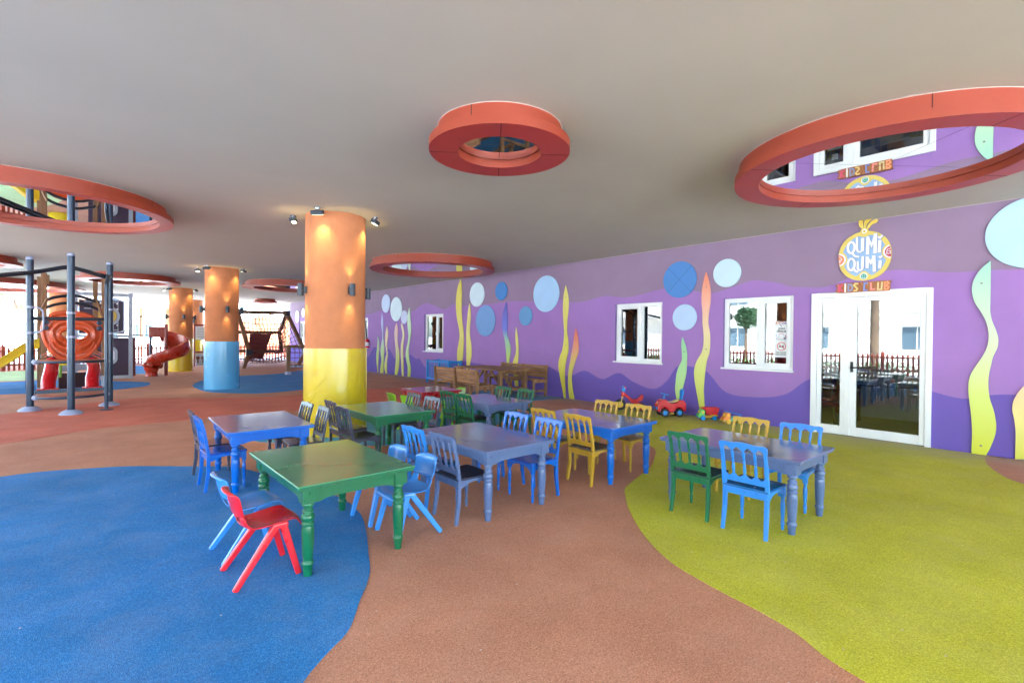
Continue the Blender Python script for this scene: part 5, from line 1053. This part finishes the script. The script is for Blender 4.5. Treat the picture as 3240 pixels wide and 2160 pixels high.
for x0, x1 in ((-.53, -.50), (.13, .14)):
    pts = catmull([loc(x0, 13.3, .36), loc(x0+.0, 13.42, .55), loc(x0+.03, 13.6, .72), loc(x1, 13.9, .88)], 5, closed=False)
    MB().tube(pts, .115, 16).build('padded_tube', M_tubered, cf)
b = MB()
for x in (-.53, .13): b.box(loc(x-.16, 0, 0)[0], loc(x+.16, 0, 0)[0], 13.18-12.16, 13.36-12.16, .375, .40)
b.build('red_plate', M_tubered, cf, bevel=.005)

# wooden play tower behind it, with the yellow slide
tw = thing('play_tower', 'play tower on brown wooden posts behind the steel climbing frame', 'play tower', (-.2, 17.4, .004))
def lt(x, y, z): return (x+.2, y-17.4, z)
for x, y in ((-.76, 17.1), (.42, 17.75), (-.9, 18.4), (.25, 19.0)):
    b = MB(); cx, cy, _ = lt(x, y, 0); b.box(cx-.055, cx+.055, cy-.055, cy+.055, .0, 3.0)
    o = b.build('post', M_log, tw, bevel=.01)
    if y < 18:
        MB().box(cx-.06, cx+.06, cy-.06, cy+.06, 0, .32).build('post_shoe', M_lgrey, o, bevel=.005); MB().box(cx+.056, cx+.10, cy-.04, cy+.04, 2.72, 2.95).build('block', M_log, o, bevel=.006)
b = MB(); b.prism([lt(*p, 0)[:2] for p in ((-.8, 17.1), (.42, 17.75), (.25, 19.0), (-.9, 18.4))], lambda x, y: (x, y, .84), (0, 0, .06)); b.build('deck', M_post, tw, smooth=0)
MB().bar(lt(-.5, 17.3, .24), lt(.05, 17.55, .24), .04, .40).build('lower_panel', M_brown, tw, smooth=0)
MB().bar(lt(-.5, 17.3, .56), lt(.3, 17.7, .60), .05, .16).build('grey_chute', M_lgrey, tw, bevel=.02)
b = MB()
for k in range(5):
    b.lathe([(.001, -.04), (.03, -.03), (.035, 0), (.03, .03), (.001, .04)], lt(-.46, 17.2, .38+.06*k), 10, caps=False)
b.build('grip_knob', mat('grip_lime', '7DA83A', .4), tw)
M_slide = mat('slide_yellow', 'D9B400', .3, coat=.3, var=.03)
sl = thing('yellow_slide', 'yellow wave slide running down to the left edge', 'slide', (-.9, 18.5, .004)); path = [(0, 1.16), (-.25, 1.06), (-.5, .84), (-.76, .62), (-1.2, .34), (-1.7, .14), (-2.3, .10)]
P_ = catmull([(x, 0, z) for x, z in path], 5, closed=False); cs = [(-.27, .16), (-.24, .17), (-.21, .02), (0, 0), (.21, .02), (.24, .17), (.27, .16), (.25, -.05), (-.25, -.05)]; vs = []; m_ = len(cs)
for i, p in enumerate(P_):
    for y, z in cs: vs.append((p[0], y, p[2]+z))
b = MB(); b.add(vs, [(i*m_+k, i*m_+(k+1) % m_, (i+1)*m_+(k+1) % m_, (i+1)*m_+k) for i in range(len(P_)-1) for k in range(m_)]+[tuple(range(m_)), tuple((len(P_)-1)*m_+k for k in range(m_))[::-1]]); b.build('chute', M_slide, sl, smooth=30)
b = MB()
for s in (-1, 1):
    b.tube([(p[0], s*.268, p[2]+.17) for p in P_], .018, 8); b.tube([(p[0], s*.26, p[2]-.06) for p in P_], .022, 8)
b.build('edge', M_slide, sl)
for x, z in ((-.25, .98), ): MB().box(x-.03, x+.03, -.12, .12, 0, z).build('leg', M_post, sl)

# light grey maze panel frame
mf = thing('activity_maze', 'light grey frame with plum panels, a maze grid on top and an oval window below', 'play panel', (.5, 20.7, .004))
def lm(x, z): return (x-.5, 0, z)
b = MB()
for x in (-.20, 1.17): b.box(x-.5-.055, x-.5+.055, -.05, .05, 0, 2.82)
for z in (2.74, 1.40, .06): b.box(-.645, .615, -.045, .045, z-.05, z+.05)
b.build('frame', M_lgrey, mf, smooth=0, bevel=.006)
b = MB(); b.box(-.62, .52, .015, .05, 1.47, 2.55); b.build('maze_panel', M_plum, mf, smooth=0)
b = MB()
for z in (2.50, 2.28, 1.82, 1.60): b.box(-.5, .36, -.03, -.005, z-.012, z+.012)
for x in (-.2, -.05, .08, .22, .34): b.box(x-.008, x+.008, -.03, -.005, 1.55, 2.55)
b.tube([(.17, -.04, 2.57), (.50, -.04, 2.55), (.55, -.04, 2.48), (.55, -.04, 1.60), (.50, -.04, 1.53), (.17, -.04, 1.52)], .02, 8); b.build('maze_rail', M_lgrey, mf)
b = MB()
for i in range(5):
    for j in range(6):
        if (i*j+i+j) % 3 != 1: b.box(-.26+.14*i, -.22+.14*i, -.045, -.03, 1.56+.175*j, 1.60+.175*j)
b.build('maze_bead', M_white, mf, smooth=0)
b = MB(); o_, i_ = stroke_ring(.26, .33); vs = []
for k in range(40):
    for (q, yy) in ((o_, -.055), (i_, -.055), (i_, -.02), (o_, -.02)): vs.append((.06+q[k][0], yy, 2.05+q[k][1]))
b.add(vs, [(k*4+a, k*4+(a+1) % 4, ((k+1) % 40)*4+(a+1) % 4, ((k+1) % 40)*4+a) for k in range(40) for a in range(4)]); b.build('maze_ring', M_lgrey, mf)
b = MB(); b.lathe([(.001, -.03), (.25, -.03)], (.06, 0, 2.05), 32, caps=False, axis='y'); b.build('maze_disc', mat('disc_amber', 'C9A648', .5), mf)
MB().box(-.40, .615, -.02, .03, .112, 1.345).build('lower_panel', M_plum, mf, smooth=0)
MB().box(.62, .80, -.035, .045, .08, 1.36).build('panel_edge', mat('edge_maroon', '5C1220', .5), mf, smooth=0)
b = MB(); oo = [(.16+.17*math.cos(a), .77+.10*math.copysign(1, math.sin(a))+.19*math.sin(a)) for a in [2*PI*(k+.5)/32 for k in range(32)]]; b.prism(oo, lambda x, z: (x, -.045, z), (0, .02, 0)); b.build('oval_window', M_lgrey, mf, smooth=0)
b = MB(); b.prism([(.16+(x-.16)*.55, .77+(z-.77)*.7) for x, z in oo], lambda x, z: (x, -.05, z), (0, .004, 0)); b.build('oval_opening', M_white, mf, smooth=0)
# platform railing and spiral slide
rl = thing('railing', 'black railing of the spiral slide platform', 'railing', (1.5, 21.5, .004))
b = MB(); b.tube([(-.27, 0, 2.10), (.30, 0, 2.08), (.38, 0, 2.12), (.42, 0, 2.32)], .022, 8); b.tube([(-.27, 0, 1.43), (.30, 0, 1.42)], .022, 8); b.build('rail', M_black, rl)
for k in range(6): MB().tube([(-.2+.09*k, 0, 1.43), (-.2+.09*k, 0, 2.10)], .011, 6).build('bar', M_black, rl)
for x in (-.25, .28): MB().tube([(x, .1, 0), (x, .1, 1.42)], .04, 10).build('leg', M_post, rl)
ss = thing('spiral_slide', 'orange-red spiral slide winding round its pole in front of the third column', 'slide', (2.22, 21.45, .004))
M_sp = mat('slide_orange_red', 'B23014', .28, coat=.4, var=.05); N = 40; vs = []
cs = [(.62, .47), (.68, .46), (.72, .14), (.63, -.05), (.40, -.12), (.12, -.06), (.08, .08), (.14, .09), (.40, .0), (.57, .07), (.63, .18)]; m_ = len(cs)
for i in range(N+1):
    t = i/N; a = R(100-290*t); zc = 1.20-.92*t-.02*math.sin(t*6); grow = 1-.05*t
    for r_, z in cs:
        rr2 = r_*grow*(1+.05*math.sin(PI*t)); vs.append((math.cos(a)*rr2, math.sin(a)*rr2, zc+z*(1.0 if t < .4 else 1-.5*(t-.4)/.6)))
b = MB(); b.add(vs, [(i*m_+k, i*m_+(k+1) % m_, (i+1)*m_+(k+1) % m_, (i+1)*m_+k) for i in range(N) for k in range(m_)]+[tuple(range(m_)), tuple(N*m_+k for k in range(m_))[::-1]]); b.build('chute', M_sp, ss, smooth=50)
MB().tube([(0, 0, 0), (0, 0, 1.83)], .055, 14).build('pole', mat('slide_dark_red', '8E2A1C', .35, coat=.2), ss)
b = MB(); b.box(-.50, -.04, -.02, .03, 1.36, 1.73); b.build('entry_panel', M_sp, ss, bevel=.02)
b = MB()
for x in (-.50, -.28): b.lathe([(.001, -.04), (.08, -.03), (.10, 0)], (x, -.50, .42+.08*(x > -.4)), 16, caps=False, axis='y')
b.build('moulded_pad', M_sp, ss)
b = MB(); b.lathe([(.20, 0), (.17, .12), (.24, .3)], (-.42, .0, 0), 20); b.build('foot', M_sp, ss)

# hexagonal timber climbing-net frame
nf = thing('climbing_net', 'six-sided timber frame strung with climbing nets between the blue and yellow columns', 'climbing net', (6.3, 24.5, .004)); M_rope = mat('net_rope', '5E2430', .8); M_brk = mat('corner_bracket', '20263A', .4)
def ln(x, y, z): return (x-6.3, y-24.5, z)
NT = dict(A=(5.05,24,2.47), B=(7.42,25.2,2.55), C=(5.50,24,.70), D=(5.28,24,.0), E=(8.42,25.6,.62), F=(8.1,25.6,.0), G=(4.6,26.4,1.6), H=(7.55,26.9,1.6), I=(5.0,26.6,.7), J=(7.7,27,.65))
def tim(a, c, w_=.15): return MB().bar(ln(*NT[a]), ln(*NT[c]), w_, w_)
for a, c in (('A','B'),('A','C'),('C','D'),('B','E'),('E','F'),('B','H'),('A','G'),('G','H'),('H','J'),('I','J'),('G','I'),('C','J')): tim(a, c).build('timber', M_log, nf, bevel=.01)
for k in ('A', 'B', 'C', 'E'):
    b = MB(); x, y, z = ln(*NT[k]); b.box(x-.13, x+.13, y-.11, y+.11, z-.12, z+.12); b.build('corner_bracket', M_brk, nf, bevel=.015)
def net(P00, P10, P01, P11, nu, nv, sag=.1):
    b = MB(); A_, B_, C_, D_ = [Vector(ln(*p)) for p in (P00, P10, P01, P11)]
    f = lambda u, v: (A_*(1-u)+B_*u)*(1-v)+(C_*(1-u)+D_*u)*v+Vector((0, 0, -sag*math.sin(PI*u)))
    for i in range(nu+1): b.tube([f(i/nu+(.02*math.sin(3*j+i)), j/nv) for j in range(nv+1)], .014, 5, caps=False)
    for j in range(nv+1): b.tube([f(i/nu, j/nv) for i in range(nu+1)], .014, 5, caps=False)
    b.build('net', M_rope, nf)
net(NT['A'], NT['B'], (5.5,23.9,.25), (7.7,25.6,.25), 13, 10); net(NT['B'], NT['H'], NT['E'], NT['J'], 5, 9, .03)
net((5.5,23.8,.32), (7.5,24.9,.32), (5.3,25.6,.40), (7.6,26.4,.40), 11, 3, .1)
MB().prism([(-.45, 1.52), (.50, 1.52), (.12, .35), (-.50, .35)], lambda x, z: (x, .9, z), (0, .08, 0)).build('climbing_wall', mat('climb_maroon', '6E2622', .6), nf, bevel=.01)
# near timber bridge post
bp = thing('rope_bridge', 'timber post with a plank rail and hanging rope bridge, left of the big yellow column', 'rope bridge', (5.8, 19.5, .004))
MB().box(-.06, .06, -.06, .06, .06, 1.0).build('post', M_log, bp, bevel=.008); MB().box(-.16, 1.6, -.07, .07, 1.0, 1.10).build('plank', M_log, bp, bevel=.01); MB().lathe([(.13, 0), (.12, .03), (.085, .12)], n=6).build('post_shoe', M_cap, bp, smooth=0)
MB().box(1.45, 1.57, -.06, .06, 0, 1.0).build('post', M_log, bp, bevel=.008)
b = MB()
for k in range(9): b.tube([(.08+.165*k, 0, 1.0), (.08+.165*k, .02, .34)], .009, 5)
for z in (.8, .62, .45): b.tube([(.06, 0, z), (1.45, 0, z)], .009, 5)
b.tube([(.06, 0, .34), (1.45, 0, .30)], .02, 6); b.build('rope_mesh', M_rope, bp)
for k in range(8): MB().tube([(.14+.165*k, -.22, .30-.004*k), (.14+.165*k, .22, .30-.004*k)], .035, 8).build('rung', M_cap, bp)
# kiosk board behind the third column
kb = thing('notice_board', 'dark red framed notice board and counter between the third column and the blue-wrapped column', 'notice board', (4.3, 26.6, .004))
b = MB(); b.box(-.52, .6, -.03, .03, 1.86, 1.94); b.box(-.50, -.45, -.025, .025, 0, 1.86); b.box(.52, .57, -.025, .025, 0, 1.86); b.box(-.52, .6, -.15, .05, .62, .70); b.build('frame', mat('board_maroon', '7A1A24', .5), kb, smooth=0)
MB().box(-.45, .52, -.012, .012, 1.22, 1.84).build('board', M_paper, kb, smooth=0)
b = MB()
for k in range(6): b.box(-.38, .3+.1*(k % 2), -.016, -.012, 1.74-.08*k, 1.755-.08*k)
b.build('text_line', M_ink, kb, smooth=0)
cp = MB().box(-.45, .52, -.14, -.10, .04, .6).build('counter_front', M_lgrey, kb, smooth=0)
b = MB()
for k in range(4): x = -.36+.2*k; b.lathe([(.001, -.155), (.075, -.15), (.08, -.14)], (x, 0, .40), 14, caps=False, axis='y'); b.bar((x, -.15, .16), (x, -.15, .33), .06, .01)
b.build('mushroom_motif', mat('motif_brown', '6A3A30', .6), cp, smooth=0)

# ---------------------------------------------------------------- picket fences
M_fence = mat('fence_red_brown', '96402F', .6, var=.12, vscale=6)
PK = None
def fence(label, p0, p1, h=.95, step=.17):
    global PK
    L_ = math.dist(p0, p1); a = math.atan2(p1[1]-p0[1], p1[0]-p0[0]); t = thing('picket_fence', label, 'fence', (p0[0], p0[1], -.03), a, 'red-brown picket fences')
    for z in (.22, h-.2): MB().box(0, L_, .012, .042, z, z+.07).build('rail', M_fence, t, smooth=0)
    n = int(L_/step)
    for k in range(n+1):
        x = k*L_/n
        if k % 14 == 0:
            b = MB(); b.box(x-.06, x+.06, -.02, .10, 0, h+.03); b.lathe([(.07, h+.03), (.05, h+.07), (.001, h+.14)], (x, .04, 0), 4); b.build('post', M_fence, t, smooth=0); continue
        if PK is None:
            w_ = .036; PK = MB().prism([(-w_, .02), (-w_, h-.07), (-.012, h-.01), (0, h+.005), (.012, h-.01), (w_, h-.07), (w_, .02)], lambda x_, z: (x_, -.012, z), (0, .022, 0)).build('picket', M_fence, t, smooth=0); PK.location = (x, 0, 0)
        else:
            o = PK.copy(); COL.objects.link(o); o.parent = t; o.location = (x, 0, random.uniform(-.01, .012))
fence('picket fence behind the yellow slide at the left', (-9, 22.4), (-2.35, 27.2)); fence('picket fence behind the spiral slide', (-2.35, 27.2), (2.45, 30.9)); fence('picket fence behind the climbing net', (2.45, 30.9), (9.3, 31.4))
fence('side picket fence, section by the near columns', (-7.6, -7), (-7.6, 3)); fence('side picket fence, middle section', (-7.6, 3), (-7.6, 13)); fence('side picket fence, far section', (-7.6, 13), (-7.6, 22.9))

# ---------------------------------------------------------------- outdoors
M_wallw = mat('render_white', 'DAD5CC', .85, var=.04); M_win = mat('window_dark', '55636E', .2); M_slab = mat('slab_grey', 'B0ACA6', .8); M_rock = mat('pink_rock', '8A5032', .9, bump=.6, bscale=3, var=.15, vscale=.8); M_pipeb = mat('slide_tube_tan', '5C4230', .45, var=.08); M_leaf = mat('foliage_green', '2C4A22', .6, var=.4, vscale=1.2); M_leaf2 = mat('foliage_light', '55702E', .6, var=.35, vscale=1.2); M_bark = wood('bark', '4A3A2C', '77604A', (6, 6, 2), .9)
def building(label, x0, x1, y0, y1, h, face, storeys, nwin):
    t = thing('building', label, 'building', ((x0+x1)/2, (y0+y1)/2, -.03), group='pale buildings round the playground'); W, D = (x1-x0)/2, (y1-y0)/2
    MB().box(-W, W, -D, D, 0, h).build('wall', M_wallw, t, smooth=0); MB().box(-W-.3, W+.3, -D-.3, D+.3, h+.003, h+.5).build('roof', M_slab, t, smooth=0)
    fh = h/storeys
    for s in range(storeys):
        z = s*fh
        if s:
            b = MB(); (b.box(W+.003, W+.9, -D, D, z-.12, z+.12) if face == 'x' else b.box(-W, W, -D-.9, -D-.003, z-.12, z+.12)); b.build('balcony', M_slab, t, smooth=0)
        for k in range(nwin):
            c = (-1+(2*k+1)/nwin)
            b = MB(); (b.box(W+.01, W+.05, c*D-.8, c*D+.8, z+.9, z+2.4) if face == 'x' else b.box(c*W-.8, c*W+.8, -D-.05, -D-.01, z+.9, z+2.4)); o = b.build('window', M_win, t, smooth=0)
            b = MB(); (b.box(W+.05, W+.07, c*D-.03, c*D+.03, z+.9, z+2.4) if face == 'x' else b.box(c*W-.03, c*W+.03, -D-.07, -D-.05, z+.9, z+2.4)); b.build('mullion', M_wallw, o, smooth=0)
    return t
building('long white building across the open side, mirrored in the window panes', -34, -24, -14, 40, 10.5, 'x', 3, 9)
building('pale low building far behind the picket fence and slides', -14, 6, 62, 72, 5.5, 'y', 2, 7)
building('pale building far behind the climbing net', 12, 34, 64, 76, 6.5, 'y', 2, 7)
def tree(label, loc_, th, cr, crz, n, m=None, nm='tree'):
    t = thing(nm, label, 'tree', (loc_[0], loc_[1], -.03)); rd = random.Random(int(loc_[0]*31+loc_[1]))
    b = MB(); b.tube([(0, 0, 0), (.05, .02, th*.5), (0, .05, th)], [.10, .08, .05], 10)
    for k in range(6):
        a = k*1.05; b.tube([(0, .04, th*.9), (math.cos(a)*cr*.35, math.sin(a)*cr*.35, th+crz*.3), (math.cos(a)*cr*.7, math.sin(a)*cr*.7, th+crz*(.4+.1*(k % 3)))], [.04, .025, .01], 6)
    b.build('trunk', M_bark, t)
    lf = MB()
    for _ in range(n//14):
        a = rd.uniform(0, 2*PI); q = rd.uniform(-1, 1); rr2 = rd.random()**.4; c = Vector((math.cos(a)*math.sqrt(1-q*q)*cr*rr2, math.sin(a)*math.sqrt(1-q*q)*cr*rr2, th+crz*.9+q*crz*rr2))
        for _ in range(14):
            p = c+Vector((rd.gauss(0, .14), rd.gauss(0, .14), rd.gauss(0, .12)))*cr; u = Vector((rd.gauss(0, 1), rd.gauss(0, 1), rd.gauss(0, 1))).normalized(); v = u.orthogonal().normalized(); s_ = rd.uniform(.05, .09)*max(1, cr*.7)
            lf.add([p-u*s_, p+v*s_*.5, p+u*s_, p-v*s_*.5], [(0, 1, 2, 3)])
    lf.build('crown', m or M_leaf, t, smooth=0); return t
tree('small round dark green tree outside, mirrored in the widest window', (-11.2, 12.7), 2.25, .62, .62, 2600)
tree('bushy tree beyond the side fence', (-17, -2.5), 2.0, 1.2, 1.0, 3000, M_leaf2); tree('tall tree beyond the far fence at the left', (-4.6, 44), 2.6, 1.8, 1.4, 3000, M_leaf2)
def palm(label, loc_, h):
    t = thing('palm_tree', label, 'tree', (loc_[0], loc_[1], -.03)); b = MB(); n = 22
    b.lathe([(.2+.03*(k % 2)-.002*k, h*k/n) for k in range(n+1)], n=12); b.build('trunk', M_bark, t); f = MB(); rd = random.Random(4)
    for k in range(22):
        a = 2*PI*k/22; e = rd.uniform(-.1, .9); P_ = [Vector((math.cos(a)*r_, math.sin(a)*r_, h+e*r_-.30*r_*r_)) for r_ in (0, .5, 1, 1.5, 2.0)]
        for i in range(4):
            for j in range(5):
                p = P_[i].lerp(P_[i+1], j/5); sd_ = Vector((-math.sin(a), math.cos(a), -.4))
                for s in (-1, 1): f.add([p, p+Vector((0, 0, .03)), p+sd_*Vector((s, s, 1))*.5], [(0, 1, 2)])
    f.build('crown', M_leaf, t, smooth=0)
palm('palm tree outside, mirrored in the glass door', (-13, 6.9), 5.2); palm('second palm tree outside, farther along the open side', (-16, 27), 6)
def hedge(label, x0, x1, y0, y1, h):
    rd = random.Random(int(y0*7+x0)); b = MB()
    for _ in range(int(900*max(x1-x0, y1-y0)/4)):
        p = Vector((rd.uniform(x0, x1), rd.uniform(y0, y1), rd.uniform(.02, h)*rd.uniform(.7, 1))); u = Vector((rd.gauss(0, 1), rd.gauss(0, 1), rd.gauss(0, 1))).normalized(); v = u.orthogonal().normalized(); b.add([p-u*.06, p+v*.035, p+u*.06, p-v*.035], [(0, 1, 2, 3)])
    o = b.build('hedge', M_leaf if int(y0) % 2 else M_leaf2, smooth=0); o.location = (0, 0, -.03); tag(o, label, 'hedge', kind=None)
hedge('low leafy hedge outside the side fence, near part', -8.5, -7.9, -2, 8, .62); hedge('low leafy hedge outside the side fence, far part', -8.5, -7.9, 8, 20, .55)
hedge('low planting at the foot of the left fence', -5.5, -3.0, 25.6, 26.4, .3)
ws = thing('water_slide', 'tan tube water slide curving on supports far behind the left fence', 'water slide', (-3, 40, -.03))
P_ = catmull([(-3.2, 0, 2.15), (-1.8, .3, 2.35), (-.6, 0, 2.72), (.45, -.3, 3.15), (1.6, 0, 3.5), (3.2, .8, 3.6)], 5, closed=False); b = MB(); b.tube(P_, .42, 18); b.build('tube', M_pipeb, ws)
for k in (4, 9, 14, 19, 23):
    p = Vector(P_[k]); d = (Vector(P_[k+1])-p).normalized(); MB().tube([p-d*.05, p+d*.05], .47, 18).build('flange', M_pipeb, ws)
for x, z in ((-1.8, 2.0), (.1, 2.5), (2.2, 3.1)): MB().tube([(x, 0, 0), (x, 0, z)], .16, 10).build('support', M_slab, ws)
dk = thing('pergola', 'brown timber roof of a pergola far behind the railing', 'pergola', (4.2, 40, -.03)); b = MB(); b.bar((-1.6, 0, 3.5), (1.6, 0, 3.12), 3, .14, up=(0, 0, 1)); b.build('roof', M_log, dk, smooth=0)
for x in (-1.4, 0, 1.4): MB().box(x-.08, x+.08, -.08, .08, 0, 3.2).build('post', M_log, dk)
for i, (x, y, h, w_) in enumerate(((9.2, 41, 2.5, 1.7), (10.9, 42.5, 3.1, 2.0), (12.9, 41.5, 2.6, 1.6))):
    b = MB(); rd = random.Random(i); prof = [(w_*(1-.75*(k/8)**1.6)*(1+.12*rd.uniform(-1, 1)), h*k/8) for k in range(9)]; b.lathe(prof, n=11)
    b.v = [(a*(1+.12*rd.uniform(-1, 1)), c*(1+.12*rd.uniform(-1, 1)), z) for a, c, z in b.v]
    o = b.build('rock', M_rock, smooth=50); o.location = (x, y, -.03); tag(o, ['leftmost sandy pink rock behind the climbing net', 'tallest sandy pink rock behind the climbing net', 'rightmost sandy pink rock behind the climbing net'][i], 'rock', 'artificial rocks behind the nets')
pl = thing('pillar', 'thin orange pillar beside the far end of the mural wall', 'pillar', (10.1, 34.4, -.03)); MB().tube([(0, 0, 0), (0, 0, 2.9)], .17, 20).build('shaft', M_orange, pl); MB().box(-.22, .22, -.22, .22, 2.9, 3.02).build('capital', M_slab, pl, smooth=0)
# inside the room
cb = thing('cabinet', 'grey cabinet with a dark red side, seen through the wide door leaf', 'cabinet', (11.2, 2.35, 0)); MB().box(0, .5, -.55, .7, .04, 1.25).build('body', M_lgrey, cb, smooth=0, bevel=.005); MB().box(-.012, .5, .703, .80, .04, 1.28).build('side_panel', mat('cabinet_red', '6E1A1C', .5), cb, smooth=0)
MB().box(-.002, .0, -.5, .65, .62, .64).build('shelf_line', M_dark, cb, smooth=0)
it = thing('room_table', 'dark table inside the room, seen through the wide door leaf', 'table', (10.5, 3.2, 0)); MB().box(-.4, .4, -.6, .6, .68, .72).build('tabletop', M_white, it, bevel=.004)
for sx in (-1, 1):
    for sy in (-1, 1): MB().box(sx*.35-.03, sx*.35+.03, sy*.55-.03, sy*.55+.03, 0, .68).build('leg', M_black, it)
rch = thing('round_chair', 'red round-backed chair inside, seen through the narrow door leaf', 'chair', (10.0, 2.95, 0), R(200)); b = MB(); ann(b, .17, .23, 0, .62, x0=-.03, x1=.03, n=28); b.build('backrest', PAINT['red'], rch); MB().lathe([(.001, .38), (.22, .385), (.23, .41), (.001, .42)], (.18, 0, 0), 24, caps=False).build('seat', PAINT['red'], rch)
for a in (0, 1, 2, 3): MB().tube([(.18+.14*math.cos(PI/4+a*PI/2), .14*math.sin(PI/4+a*PI/2), .38), (.18+.2*math.cos(PI/4+a*PI/2), .2*math.sin(PI/4+a*PI/2), 0)], .014, 8).build('leg', M_black, rch)
